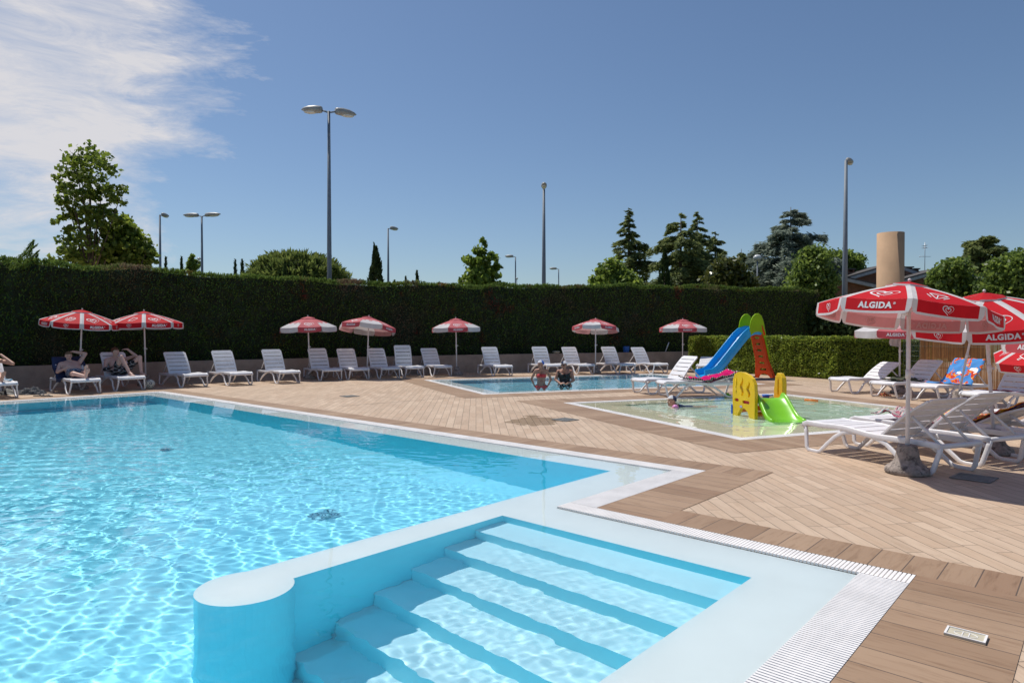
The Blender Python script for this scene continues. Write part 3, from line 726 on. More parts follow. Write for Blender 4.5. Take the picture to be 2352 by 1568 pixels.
POP = merge2(ribbon([(-.055, -.07), (-.06, .05), (-.035, .10), (.03, .10), (.06, .05), (.055, -.07)], .016, True), ribbon([(-.014, -.075), (-.014, -.13), (.014, -.13), (.014, -.075)], .012), ribbon([(-.10, .09), (-.085, .12)], .012), ribbon([(-.10, .05), (-.08, .07)], .012))
PR, PD, HV = 1.0, .35, .165
def cz(r): return -PD*(.62*r+.38*r*r)
def make_parasol(kind, seed):
    PD = .315 if kind == 'A' else .35
    def cz(r): return -PD*(.62*r+.38*r*r)
    rg = random.Random(seed)
    root = bpy.data.objects.new('parasol', None); COL.objects.link(root); root.empty_display_size = .1
    reda = M['red'] if kind == 'A' else M['fadedred']; topred = M['red'] if kind == 'A' else M['fadedtop']; wh = M['wcloth']
    can = MB(); h8 = math.pi/8; hw1 = math.sin(h8)*PR
    for k in range(8):
        ph = k*math.pi/4
        ea = Vector((math.cos(ph-h8), math.sin(ph-h8), 0)); eb = Vector((math.cos(ph+h8), math.sin(ph+h8), 0)); en = Vector((math.cos(ph), math.sin(ph), 0)); et = Vector((-math.sin(ph), math.cos(ph), 0))
        def P(X, r, eps=0.0):
            hw = r*math.sin(h8); s = (X/hw+1)/2 if hw > 1e-6 else .5
            p = (ea*(1-s)+eb*s)*r*PR; p.z = cz(r)-.018*r*(1-(2*s-1)**2)+eps
            if eps: p += en*eps*.35
            return p
        wv = [rg.uniform(-1, 1) for _ in range(4)]; fl = rg.uniform(-.03, .03) if seed else 0
        def Q(X, y, eps=0.0):
            s = (X/hw1+1)/2; p = (ea*(1-s)+eb*s)*PR; p.z = cz(1)-.018*(1-(2*s-1)**2)
            d = -y/HV
            p += en*(eps+d*(.012+fl+.016*wv[0]*math.sin(3.1*s*2+wv[1]*3)+.010*wv[2]*math.sin(9*s+wv[3]*5))) ; p.z += y*(1-.05*abs(fl)*20*d)
            return p
        odd = k % 2
        rows = [.02, .14, .26, .38, .5, .6, .7, .8, .9, 1.0]; st = .052
        for i in range(len(rows)-1):
            ra, rb = rows[i], rows[i+1]; ha, hb = ra*math.sin(h8), rb*math.sin(h8)
            if kind == 'A':
                ca = [-ha, -max(ha-st, ha*.3), -ha*.3, ha*.3, max(ha-st, ha*.3), ha]; cb = [-hb, -max(hb-st, hb*.3), -hb*.3, hb*.3, max(hb-st, hb*.3), hb]
                ms = [wh, topred, topred, topred, wh]
            else:
                ca = [ha*t for t in (-1, -.6, -.2, .2, .6, 1)]; cb = [hb*t for t in (-1, -.6, -.2, .2, .6, 1)]
                lim = [.66, .62, .70, .64, .67]
                ms = [wh if (odd and (ra+rb)/2 > lim[j]) else topred for j in range(5)]
            for j in range(5):
                can.add([P(ca[j], ra), P(ca[j+1], ra), P(cb[j+1], rb), P(cb[j], rb)], [(0, 3, 2, 1)], ms[j], True)
        # hanging valance with rounded corners
        cx = [-hw1, -hw1+.022, -hw1+.056, -.2, -.1, 0, .1, .2, hw1-.056, hw1-.022, hw1]
        lim = [.095, .15, .165]+[.165]*5+[.165, .15, .095]
        ry = [0, .05, .10, .138, .165]
        for i in range(4):
            for j in range(10):
                inner = 2 <= j <= 7 and i < 3
                m_ = (reda if inner else wh) if kind == 'A' else (wh if odd else reda)
                f = lambda jj, ii: Q(cx[jj], -ry[ii]*lim[jj]/.165)
                can.add([f(j, i), f(j+1, i), f(j+1, i+1), f(j, i+1)], [(0, 3, 2, 1)], m_, True)
        def draw(g, fn, e=.004):
            can.add([fn(x, y, e) for x, y in g[0]], [f if True else f for f in g[1]], M['ink'])
            can.add([fn(x, y, -e) for x, y in g[0]], [f[::-1] for f in g[1]], M['inkthrough'])  # copy below the cloth, coloured as if light shone through the lettering
        flip = lambda g: ([(-x, y) for x, y in g[0]], g[1])
        up = lambda X, y, e: P(-X, .70-y, e)      # seen from outside, x to the right
        va = lambda X, y, e: Q(-X, -.072+y, e)
        flip = lambda g: g
        up = lambda X, y, e: P(X, .70-y, e); va = lambda X, y, e: Q(X, -.072+y, e)
        if not odd:
            draw(xf(HEART, .165, 0, -.07, 0, .15), up); draw(WORD, va)
        elif kind == 'A':
            draw(xf(CONE if k % 4 == 1 else POP, 1.15, 0, -.04, -.5), up); draw(xf(HEART, .062, 0, .003), va)
        else:
            for t in range(7):   # white splashes over red, red drops over white
                x = rg.uniform(-.19, .19); g = [(x+.03*math.cos(a_)*rg.uniform(.5, 1.2), .07+.03*math.sin(a_)*rg.uniform(.6, 1.6)) for a_ in np.linspace(0, 5.5, 8)]
                can.add([up(a_, b_, .003) for a_, b_ in g], [tuple(range(7, -1, -1))], wh)
    for p in can.f: pass
    co_ = can.obj('canopy', root)
    # vent cap and finial
    vc = MB()
    for k in range(8):
        a, b_ = k*math.pi/4-h8, k*math.pi/4+h8; r1, r2 = .25, .262
        pa, pb = Vector((math.cos(a)*r1, math.sin(a)*r1, -.040+rg.uniform(-.01, .014))), Vector((math.cos(b_)*r1, math.sin(b_)*r1, -.040+rg.uniform(-.01, .014)))
        vc.add([(0, 0, .032), pa, pb], [(0, 1, 2)], topred, False)
        vc.add([pa, pb, pb*1.03+Vector((0, 0, -.024)), pa*1.03+Vector((0, 0, -.024))], [(0, 3, 2, 1)], wh if kind == 'A' else topred, False)
    vc.obj('vent_cap', co_)
    fb = MB(); fb.ball((0, 0, .05), (.020, .020, .022), M['whitepole'], 12); fb.lathe([(.012, .0), (.012, .04)], M['whitepole'], 10); fb.obj('finial', co_)
    rb = MB()
    for k in range(8):
        a = k*math.pi/4-h8; e = Vector((math.cos(a), math.sin(a), 0))
        rb.tube([e*.02+Vector((0, 0, -.03)), e*.5+Vector((0, 0, cz(.5)-.012)), e*.99+Vector((0, 0, cz(.99)-.012))], .005, M['whitepole'], 5)
        rb.tube([e*.02+Vector((0, 0, -.36)), e*.45+Vector((0, 0, cz(.45)-.014))], .004, M['whitepole'], 5)
    rb.lathe([(.03, -.39), (.03, -.33)], M['whitepole'], 12)
    rb.obj('rib_frame', co_)
    po = MB(); po.tube([(0, 0, 0), (0, 0, .90)], .0215, M['whitepole'], 14); po.tube([(0, 0, .90), (0, 0, 1)], .0185, M['whitepole'], 14); po.obj('pole', root)
    kn = MB(); kn.lathe([(.027, -.05), (.028, .05)], M['whitepole'], 14); kn.tube([(.02, 0, 0), (.05, 0, 0)], .010, M['whitepole'], 8); kn.tube([(.052, 0, .022), (.068, 0, 0), (.052, 0, -.022)], .007, M['whitepole'], 6); kn.obj('clamp', root)
    ba = MB(); prof = [(.245, 0), (.262, .015), (.262, .045), (.245, .07), (.20, .10), (.165, .13), (.145, .17), (.128, .24), (.112, .31), (.108, .318), (.03, .318)]
    ba.lathe([(r*.86, z) for r, z in prof], M['concrete'], 28); ba.obj('concrete_base', root)
    return root
PAR = {'A': make_parasol('A', 3), 'B': make_parasol('B', 5)}
used_par = set()
GP = 'red and white parasols'
def parasol(kind, base, label, H=2.12, lean=(0, 0), tilt=(0, 0), rz=0, sc=1.0, bright=None):
    """base: ground point; lean: pole lean (m sideways per m, x and y); tilt: extra canopy tilt in the same sense"""
    pr = PAR[kind]
    o = pr if kind not in used_par else dup(pr); used_par.add(kind)
    o.location = (base[0], base[1], 0); tag(o, label, 'parasol', GP)
    d = Vector((lean[0], lean[1], 1)).normalized(); q_ = Vector((0, 0, 1)).rotation_difference(d)
    t = Vector((lean[0]+tilt[0], lean[1]+tilt[1], 1)).normalized(); qt = Vector((0, 0, 1)).rotation_difference(t)
    for ch in o.children:
        n = ch.name.split('.')[0]
        if n == 'pole':
            ch.location = (0, 0, .25); ch.rotation_mode = 'QUATERNION'; ch.rotation_quaternion = q_; ch.scale = (1, 1, H-.25)
        elif n == 'clamp': ch.location = Vector((0, 0, .25))+d*.85; ch.rotation_mode = 'QUATERNION'; ch.rotation_quaternion = q_
        elif n == 'canopy':
            ch.location = Vector((0, 0, .25))+d*(H-.25); ch.rotation_mode = 'QUATERNION'
            ch.rotation_quaternion = qt @ Matrix.Rotation(rz, 4, 'Z').to_quaternion(); ch.scale = (sc, sc, sc)
    return o
def W2(x, Z): return (px(x, Z), Z)
faceaz = lambda b: math.atan2(-b[1], -b[0])      # azimuth from an object towards the camera
def PS(kind, x, Z, label, turn=0, **k):
    b = W2(x, Z); parasol(kind, b, label, rz=faceaz(b)+R(turn), **k)
PS('A', 182, 18.6, 'bright red parasol above the man with one arm behind his head', turn=-67, H=2.19, lean=(.045, 0), tilt=(.05, -.03), sc=.97)
PS('A', 334, 19.9, 'bright red parasol above the man in plaid shorts, beside the football', turn=22, H=2.19, lean=(-.02, 0), sc=1.05)
PS('B', 711, 22.9, 'bleached red parasol with white side panels, leftmost of the faded ones', turn=3, H=2.11, lean=(-.03, 0), sc=.99)
PS('B', 843, 23.4, 'faded parasol tipped so that its pale inside shows', turn=52, H=2.13, lean=(.035, 0), tilt=(.04, .16), sc=.99)
PS('B', 1049, 25.0, 'faded parasol at the corner of the small blue pool', turn=5, H=2.10, lean=(-.02, 0), sc=.94)
PS('B', 1368, 26.2, 'faded parasol behind the two standing women', turn=35, H=2.11, lean=(0, 0), tilt=(.03, .12), sc=.93)
PS('B', 1568, 27.6, 'faded parasol nearest the blue slide', turn=12, H=2.12, sc=.97)
PS('A', 2086, 7.38, 'largest nearest red parasol standing in the mottled concrete foot', turn=-19, H=2.10, lean=(.012, .015), tilt=(.12, .02), sc=.90)
PS('A', 2284, 8.62, 'second red parasol from the front, its pole leaning left', turn=12, H=2.06, lean=(-.075, 0), tilt=(-.07, -.16), sc=.94)
PS('B', 2067, 17.3, 'faded parasol with a white cloth hanging by its pole near the wire fence', turn=-5, H=1.98, tilt=(.02, 0), sc=1.08)
PS('B', 2203, 14.3, 'parasol on the strongly slanted pole in front of the reed screen', turn=50, H=2.06, lean=(.24, .05), tilt=(-.16, 0), sc=1.0)
PS('B', 2476, 10.2, 'faded red parasol cut off by the right edge, the upper of two', turn=-36, H=1.78, sc=1.0)
PS('A', 2432, 11.3, 'low tilted red parasol cut off by the right edge, the lower of two', turn=5, H=1.60, lean=(-.03, 0), tilt=(-.26, -.06), sc=1.0)

# ------------------------------------------------------------------ water slide
c0 = Vector((8.38, 22.95, 0)); fd = Vector((-.95, -.32, 0)).normalized()
SL = thing('toy_slide', 'tall plastic slide with blue chute, lime handrails and orange ladder', 'slide', c0, math.atan2(fd.y, fd.x))
mb = MB(); path = [(-.06, 1.60), (.22, 1.62), (.42, 1.56), (.60, 1.42), (.98, 1.02), (1.36, .62), (1.66, .32), (1.86, .20), (2.08, .16), (2.20, .15)]
wf, hs, t_ = .23, .19, .028
sec = [(-wf-.06, -.02), (-wf-.06, hs-.02), (-wf-.045, hs+.012), (-wf-.01, hs+.012), (-wf, hs-.03), (-wf+.02, .03), (-wf+.07, 0), (0, -.008), (wf-.07, 0), (wf-.02, .03), (wf, hs-.03), (wf+.01, hs+.012), (wf+.045, hs+.012), (wf+.06, hs-.02), (wf+.06, -.02), (wf+.045, -.10), (0, -.06), (-wf-.045, -.10)]
V = []; n = len(path); ns = len(sec)
for i, (x, z) in enumerate(path):
    a, b = path[max(i-1, 0)], path[min(i+1, n-1)]; t = Vector((b[0]-a[0], b[1]-a[1])).normalized(); nx, nz = -t.y, t.x
    if nz < 0: nx, nz = -nx, -nz
    for (y, h) in sec: V.append((x+nx*h, y, z+nz*h))
Fs = [(i*ns+k, i*ns+(k+1) % ns, (i+1)*ns+(k+1) % ns, (i+1)*ns+k) for i in range(n-1) for k in range(ns)]+[tuple(range(ns-1, -1, -1)), tuple(range((n-1)*ns, n*ns))]
mb.add(V, Fs, M['blue'], True)
for sg in (-1, 1): # raised mouldings along the outside and the flared lower end
    mb.tube([(x+.02, sg*(wf+.062), z+.07) for x, z in path[3:]], .012, M['blue'], 6)
mb.box((2.06, 0, .06), (.28, .56, .12), M['blue'])
mb.obj('chute', SL, bevel=.006)
def plate(mb, outline, holes, th, m, fn):
    """flat plate from a 2D outline with holes, th thick; fn maps (a, b, t) to a point"""
    polys = [[Vector((p[0], p[1], 0)) for p in outline]]+[[Vector((p[0], p[1], 0)) for p in h] for h in holes]
    tris = tessellate_polygon(polys); flat = [p for pl in polys for p in pl]
    def up(t):
        a, b, c = (flat[i] for i in t); return t if (b-a).cross(c-a).z > 0 else t[::-1]
    tris = [up(t) for t in tris]; nn = len(flat)
    fr = [fn(p.x, p.y, th/2) for p in flat]; bk = [fn(p.x, p.y, -th/2) for p in flat]
    Fc = list(tris)+[tuple(i+nn for i in t[::-1]) for t in tris]; o = 0
    for k, pl in enumerate(polys):
        L = len(pl); ar = sum(pl[i].x*pl[(i+1) % L].y-pl[(i+1) % L].x*pl[i].y for i in range(L))
        for i in range(L):
            a, b = o+i, o+(i+1) % L
            if (ar > 0) == (k == 0): Fc.append((b, a, a+nn, b+nn))
            else: Fc.append((a, b, b+nn, a+nn))
        o += L
    mb.add(fr+bk, Fc, m)
# ladder board: a sloping plate with oblong openings, flared foot and an arch between the feet
ldir = Vector((.40, 0, 1.62)).normalized(); lx0 = -.42
fnL = lambda a, b, t: Vector((lx0, 0, 0))+ldir*b+Vector((0, a, 0))+Vector((ldir.z, 0, -ldir.x))*t
out = [(-.50, 0), (-.33, 0), (-.25, .10), (-.10, .17), (.10, .17), (.25, .10), (.33, 0), (.50, 0), (.40, .28), (.29, .62), (.27, 1.0), (.25, 1.66), (-.25, 1.66), (-.27, 1.0), (-.29, .62), (-.40, .28)]
def oblong(c, b, w, h): return [(c-w/2, b-h/4), (c-w/2+.02, b-h/2), (c+w/2-.02, b-h/2), (c+w/2, b-h/4), (c+w/2, b+h/4), (c+w/2-.02, b+h/2), (c-w/2+.02, b+h/2), (c-w/2, b+h/4)]
holes = [oblong(0, b, w, .075) for b, w in ((.33, .34), (.56, .29), (.79, .27), (1.01, .26), (1.23, .25), (1.45, .24))]
lad = MB(); plate(lad, out, holes, .05, M['red_pl'], fnL)
for b in (.24, .47, .70, .925, 1.145, 1.365): lad.box(fnL(0, b, -.05), (.085, .34, .05), M['red_pl'], Matrix.Rotation(-.24, 3, 'Y'))
for sg in (-1, 1): lad.tube([fnL(sg*.47, .02, -.015), fnL(sg*.38, .30, -.02), fnL(sg*.275, .64, -.02), fnL(sg*.25, 1.62, -.02)], 1, M['red_pl'], 8, flat=(.10, .07))
lad.obj('ladder', SL, bevel=.008)
tr_ = MB()
for sg in (-1, 1): tr_.tube([fnL(sg*.43, .05, -.063), fnL(sg*.34, .32, -.066), fnL(sg*.245, .66, -.066), fnL(sg*.215, 1.60, -.066)], .012, pm('dusty_pink_rail', (.55, .32, .30), .4), 6)
tr_.obj('grip_strip', SL)
ho = [(.50, 1.50), (.53, 1.62), (.52, 1.80), (.47, 1.98), (.38, 2.12), (.26, 2.20), (.13, 2.21), (.02, 2.15), (-.06, 2.03), (-.13, 1.85), (-.20, 1.55), (-.23, 1.40), (-.15, 1.38), (-.06, 1.56), (.10, 1.62), (.30, 1.60)]
for sg in (-1, 1):
    hb = MB(); plate(hb, ho, [], .05, M['lime'], lambda a, b, t: Vector((a*.82, sg*.285+t, b)))
    hb.tube([(x*.82, sg*.285, z) for x, z in ho[1:12]], .034, M['lime'], 8)
    h = hb.obj('handrail', SL, bevel=.012)
    ib = MB(); ib.tube([(.03, sg*.285, 1.98), (-.07, sg*.285, 1.70), (-.13, sg*.285, 1.50)], [.01, .045, .05], M['red_pl'], 8, flat=None); ib.obj('inner_strip', h)
    lb = MB(); lb.tube([fnL(sg*.30, 1.42, -.085), fnL(sg*.315, 1.0, -.085), fnL(sg*.33, .66, -.085)], .028, M['lime'], 8); lb.obj('lower_handrail', SL)
sb = MB()
for sg in (-1, 1): sb.tube([(1.35, sg*.2, .70), (1.22, sg*.24, .02)], .018, M['greypole'], 8)
sb.tube([(-.45, .50, .025), (1.9, .30, .025)], .025, M['greypole'], 8); sb.tube([(-.45, -.50, .025), (1.9, -.30, .025)], .025, M['greypole'], 8)
sb.obj('base_frame', SL)

# ------------------------------------------------------------------ paddling-pool climbing toy
pn = Vector((.26, -.965, 0)).normalized(); nn_ = Vector((-pn.y, pn.x, 0))
P1c = Vector((4.46, 12.74, 0))
CT = thing('climbing_toy', 'yellow toy climber with green slide standing in the paddling pool', 'toy', P1c+nn_*.38+Vector((0, 0, -.28)), 0)
def cl(v): return v-CT.location
def wavy(c, z0, z1, w):
    pts = []
    for k in range(13): f = k/12; pts.append((c+.025*math.sin(f*9.5)-w/2*math.sin(math.pi*min(1, .15+f*.85)), z0+(z1-z0)*f))
    for k in range(13): f = 1-k/12; pts.append((c+.025*math.sin(f*9.5)+w/2*math.sin(math.pi*min(1, .15+f*.85)), z0+(z1-z0)*f))
    return pts
po_ = [(-.35, -.28), (-.20, -.28), (-.19, -.02), (-.10, .10), (.02, .13), (.13, .07), (.19, -.04), (.20, -.28), (.35, -.28), (.355, .45), (.34, .60), (.27, .70), (.14, .77), (-.02, .81), (-.18, .81), (-.29, .76), (-.345, .66), (-.355, .45)]
for nm, orig, outl, hl in (('side_wall', P1c, po_, [wavy(-.05, .36, .72, .085), wavy(.16, .35, .66, .085), oblong(-.22, .265, .13, .06), oblong(.08, .245, .22, .06)]),):
    b = MB(); plate(b, outl, hl, .07, M['yellow'], lambda a, z, t: cl(orig+pn*a-nn_*t+Vector((0, 0, z))))
    # recessed groove beside the cut-outs and a rounded rim
    b.tube([cl(orig+pn*a-nn_*.034+Vector((0, 0, z))) for a, z in [(-.24, .42), (-.255, .52), (-.225, .62), (-.24, .68)]], .016, M['yellow'], 6)
    w_ = b.obj(nm, CT, bevel=.022, seg=3)
    g = MB()
    for c, z, w in ((-.22, .265, .11), (.08, .245, .20)): g.box(cl(orig+pn*c+nn_*.005+Vector((0, 0, z))), (w, .03, .05), M['crimson'], Matrix.Rotation(math.atan2(pn.y, pn.x), 3, 'Z'))
    g.obj('grip', CT)
    g = MB(); rot = Matrix.Rotation(math.atan2(pn.y, pn.x), 3, 'Z')
    ell = lambda s, e: [cl(orig+pn*(-.07+.05*s*math.cos(t))-nn_*(.036+e)+Vector((0, 0, .15+.028*s*math.sin(t)))) for t in np.linspace(0, 6.283, 19)[:-1]]
    g.add(ell(1.0, .003), [tuple(range(18))[::-1]], M['crimson']); g.add(ell(.82, .005), [tuple(range(18))[::-1]], M['ink'])
    g.box(cl(orig+pn*(-.07)-nn_*.042+Vector((0, 0, .15))), (.05, .003, .012), M['capblue'], rot); g.obj('badge', CT)
P2c = P1c+nn_*.76-pn*.0
p2 = [(-.05, -.28), (.16, -.28), (.165, .60), (.15, .70), (.08, .78), (0, .79), (-.06, .70), (-.10, .45), (-.10, .1)]
b = MB(); plate(b, p2, [oblong(.04, .22, .08, .05), [(.02, .38), (.035, .34), (.05, .38), (.05, .64), (.035, .68), (.02, .64)]], .10, M['yellow'], lambda a, z, t: cl(P2c+pn*a-nn_*t+Vector((0, 0, z)))); b.obj('side_wall', CT, bevel=.022, seg=3)
b = MB(); rot = Matrix.Rotation(math.atan2(nn_.y, nn_.x), 3, 'Z')
b.box(cl(P1c+nn_*.38-pn*.02+Vector((0, 0, .265))), (.68, .52, .05), M['crimson'], rot); b.obj('platform', CT, bevel=.015)
b = MB(); b.tube([cl(P1c+nn_*.05-pn*.22+Vector((0, 0, .08))), cl(P1c+nn_*.72-pn*.22+Vector((0, 0, .08)))], .06, M['orange'], 10); b.tube([cl(P1c+nn_*.05+pn*.18+Vector((0, 0, .02))), cl(P1c+nn_*.72+pn*.18+Vector((0, 0, .02)))], .05, M['orange'], 10); b.obj('cross_bar', CT)
b = MB(); b.box(cl(P1c-nn_*.02-pn*.37+Vector((0, 0, .06))), (.06, .05, .2), M['capblue'], rot); b.obj('connector', CT, bevel=.01)
# green slide
sd_ = Vector((.03, -1, 0)).normalized(); sn_ = Vector((1, .03, 0)).normalized()
b = MB(); path = [(-.08, .33), (.02, .335), (.12, .30), (.28, .20), (.46, .08), (.62, -.01), (.80, -.05), (.92, -.06)]; V = []
for i, (a, z) in enumerate(path):
    f = i/(len(path)-1); w = .225+.05*f
    for y, h in [(-w-.05, -.03), (-w-.045, .07), (-w-.02, .10), (-w, .07), (-w+.03, .01), (0, 0), (w-.03, .01), (w, .07), (w+.02, .10), (w+.045, .07), (w+.05, -.03), (0, -.035)]:
        V.append(cl(P1c+nn_*.36+pn*.28+sn_*y+sd_*a*.86+Vector((0, 0, z+h))))
ns = 12; Fs = [(i*ns+k, i*ns+(k+1) % ns, (i+1)*ns+(k+1) % ns, (i+1)*ns+k) for i in range(len(path)-1) for k in range(ns)]+[tuple(range(ns-1, -1, -1)), tuple(range((len(path)-1)*ns, len(path)*ns))]
b.add(V, Fs, M['green_pl'], True); b.obj('slide', CT)
for ch in CT.children: ch.cycles.is_caustics_receiver = True
# toys around
g = MB(); c = at(1766, 911.5, .29); c = P1c+nn_*.50-pn*.05+Vector((0, 0, .295)); g.lathe([(.055, 0), (.075, .07), (.06, .075)], M['capblue'], 14, c); g.tube([c+Vector((.05, 0, .05)), c+Vector((.14, .02, .06))], .012, M['capblue'], 6)
tag(g.obj('toy_scoop'), 'small blue toy scoop on the red platform of the yellow climber', 'toy')
g = MB(); g.tube([at(1848, 918, .01), at(1864, 918.6, .015), at(1879, 920, .01)], .022, M['orange'], 8)
tag(g.obj('foam_stick'), 'orange foam stick floating at the far side of the paddling pool', 'pool toy')
g = MB(); c = at(1671, 910); g.box(tuple(c+Vector((0, 0, .025))), (.14, .09, .05), M['green_pl']); g.lathe([(.03, .05), (.045, .085)], M['green_pl'], 10, c)
tag(g.obj('sand_mould'), 'small green plastic toy lying on the paddling pool edge by the magenta towel lounger', 'toy')
g = MB(); c = at(344, 893); g.ball(c+Vector((0, 0, .135)), .135, M['ballw'], 20)
ball = g.obj('football'); tag(ball, 'cream football with dark patches lying between the plaid-shorts man and the pool', 'ball')
bb = MB()
for dv in [(-.35, -.9, .3), (.6, -.75, .25), (.1, -.6, .8), (.2, -.9, -.35), (-.8, -.3, .6), (-.7, -.6, -.3), (.85, -.2, -.4)]:
    d = Vector(dv).normalized(); q_ = Vector((0, 0, 1)).rotation_difference(d)
    pts = [c+Vector((0, 0, .135))+(q_ @ Vector((.042*math.cos(t), .042*math.sin(t), .131))) for t in np.linspace(0, 6.283, 6)[:-1]]
    bb.add(pts, [(0, 1, 2, 3, 4)], M['navy'])
bb.obj('patch', ball)

# ------------------------------------------------------------------ towels and things on the loungers
def stripes(name, cols, axis, freq, wob=.3, rough=.9):
    m, nt, b, out = newmat(name); tc = N(nt, 'ShaderNodeTexCoord').outputs['Object']; sp = N(nt, 'ShaderNodeSeparateXYZ'); nt.links.new(tc, sp.inputs[0])
    f = math_n(nt, 'FRACT', math_n(nt, 'ADD', math_n(nt, 'MULTIPLY', sp.outputs[axis], freq), math_n(nt, 'MULTIPLY', noise_n(nt, tc, 9, 4), wob)))
    nt.links.new(ramp(nt, f, [(i/len(cols), c) for i, c in enumerate(cols)], 'CONSTANT'), b.inputs['Base Color']); b.inputs['Roughness'].default_value = rough; b.inputs['Specular IOR Level'].default_value = .1
    return m
M['pinkgrey'] = stripes('pink_grey_towel', [(.45, .10, .17), (.40, .38, .38), (.55, .50, .48), (.42, .20, .24), (.25, .42, .40), (.6, .42, .42), (.10, .09, .10), (.5, .25, .28)], 0, 5.5, .9)
M['rainbow'] = stripes('rainbow_towel', [(.04, .08, .50), (.62, .05, .12), (.80, .22, .03), (.85, .58, .06), (.80, .66, .40), (.80, .30, .04), (.60, .05, .12), (.75, .60, .45)], 1, 4.0, .5)
M['zebra'] = stripes('zebra_trim', [(.02, .02, .02), (.02, .02, .02), (.62, .60, .56)], 0, 22, 1.6)
M['magenta'] = pm('magenta_towel', (.58, .008, .13), .9, .12, 5, spec=.1)
M['crimsontowel'] = pm('crimson_towel', (.45, .03, .05), .9, .2, 6)
M['greencloth'] = pm('dark_green_cloth', (.03, .055, .03), .9, .4, 12, col2=(.06, .03, .02))
m, nt, b, out = newmat('blue_orange_print_towel'); tc = N(nt, 'ShaderNodeTexCoord').outputs['Object']
f1 = noise_n(nt, tc, 6.0, 3, .5, 1.2); f2 = noise_n(nt, tc, 14, 2, .5, .6)
cc = mixc(nt, ramp(nt, f1, [(.54, (0,)*3), (.56, (1,)*3)]), (.06, .26, .62), ramp(nt, f2, [(.35, (.55, .03, .01)), (.5, (.80, .20, .01)), (.62, (.78, .52, .05))], 'CONSTANT'))
nt.links.new(cc, b.inputs['Base Color']); b.inputs['Roughness'].default_value = .9; M['fish'] = m
def lpath(alpha, xs_):
    """points on the lying surface: xs_ >= HX on the seat, below HX runs up the backrest"""
    al = R(alpha); out = []
    for x in xs_:
        if x >= HX: out.append((x, seat_z(min(x, 1.9))+.004, 0, 1))
        else:
            s = HX-x; out.append((HX-math.cos(al)*s, HZ+math.sin(al)*s+.004, math.sin(al), math.cos(al)))
    return out
def towel(name, label, L, alpha, xs_, y0, y1, mats, amp=.02, seed=1, cat='towel', edge=None, drop=(0, 0), lift=.012, ny=22, sub=4, skew=0):
    """cloth draped over a lounger; drop = how far it hangs over the -y and +y sides"""
    xx = []
    for a, b_ in zip(xs_, xs_[1:]): xx += [a+(b_-a)*k/sub for k in range(sub)]
    xx.append(xs_[-1]); pts = lpath(alpha, xx); V = []; ys = [y0-drop[0]+(y1+drop[1]-y0+drop[0])*j/ny for j in range(ny+1)]
    for i, (x, z, nx, nz) in enumerate(pts):
        for y in ys:
            yc = max(min(y, y1), y0); sgn_ = 1 if y > y1 else -1; over = (y0-y if y < y0 else (y-y1 if y > y1 else 0))
            h = amp*(noise.noise(Vector((xx[i]*5+seed, y*6, seed)))+.5*noise.noise(Vector((xx[i]*12, y*13+seed, seed))))+lift
            h = max(h, .004)
            V.append((x+nx*h+skew*y, (sgn_*(.366+.015*math.sin(x*17)) if over > 0 else yc), z+nz*h-max(0, over-.05)))
    n = len(pts); w = ny+1; mb = MB()
    for i in range(n-1):
        for j in range(ny):
            mt = mats[0]
            if edge and (j in edge[0] or i in edge[1]): mt = mats[1]
            mb.add([V[i*w+j], V[i*w+j+1], V[(i+1)*w+j+1], V[(i+1)*w+j]], [(0, 1, 2, 3)], mt, True)
    o = mb.obj(name, solid=.008); bpyme = o.data
    bm = bmesh.new(); bm.from_mesh(bpyme); bmesh.ops.remove_doubles(bm, verts=bm.verts, dist=1e-5); bmesh.ops.recalc_face_normals(bm, faces=bm.faces); bm.to_mesh(bpyme); bm.free()
    o.matrix_world = L; tag(o, label, cat); return o
towel('beach_towel', 'magenta towel with zebra striped border spread over the flat lounger', LF[18], 15, [1.35, 1.2, 1.0, .8, .6, .4, .2, .0], -.30, .30, [M['magenta'], M['zebra']], .075, 3, edge=({0, 1, 21, 22}, {0, 1, 27}), drop=(.0, .085), lift=.075, ny=23)
towel('beach_towel', 'pink and grey striped towel bunched on the seat of a near lounger', LF[24], 40, [1.55, 1.45, 1.3, 1.15, 1.0, .85, .81], -.30, .30, [M['pinkgrey']], .10, 5, drop=(.02, .02), lift=.085)
towel('beach_towel', 'long rainbow striped towel on the near lounger towards the right edge', LF[25], 24, [1.75, 1.5, 1.2, .9, .8, .5, .2, .02], -.31, .31, [M['rainbow']], .05, 8, drop=(.09, .06), lift=.04)
towel('beach_towel', 'blue towel with orange patches hung over a lounger back at the reed screen', LF[21], 48, [1.35, 1.1, .9, .8, .6, .4, .2, .0], -.29, .29, [M['fish']], .03, 2, drop=(.06, .03), lift=.015)
towel('clothes_heap', 'dark green clothes heaped on the lounger seat before the reed screen', LF[20], 44, [1.6, 1.4, 1.2, 1.0, .85, .81], -.28, .28, [M['greencloth']], .09, 9, cat='clothes', lift=.05)
towel('beach_towel', 'crimson towel on the lounger at the right edge', LF[22], 50, [1.15, 1.0, .9, .81], -.30, .30, [M['crimsontowel']], .02, 4, lift=.015)
towel('beach_towel', 'dark blue towel under the man with one arm behind his head', LF[1], 47, [1.22, 1.05, .9, .8, .6, .4, .2, .03], -.30, .30, [M['navy']], .02, 6, drop=(.14, .05), lift=.008)
towel('beach_towel', 'small blue and white cloth beside the bare feet at the left edge', LF[0], 45, [1.75, 1.65, 1.55, 1.5], .08, .27, [stripes('blue_white_cloth', [(.03, .18, .30), (.65, .68, .70)], 0, 9, .5)], .06, 6, lift=.04)
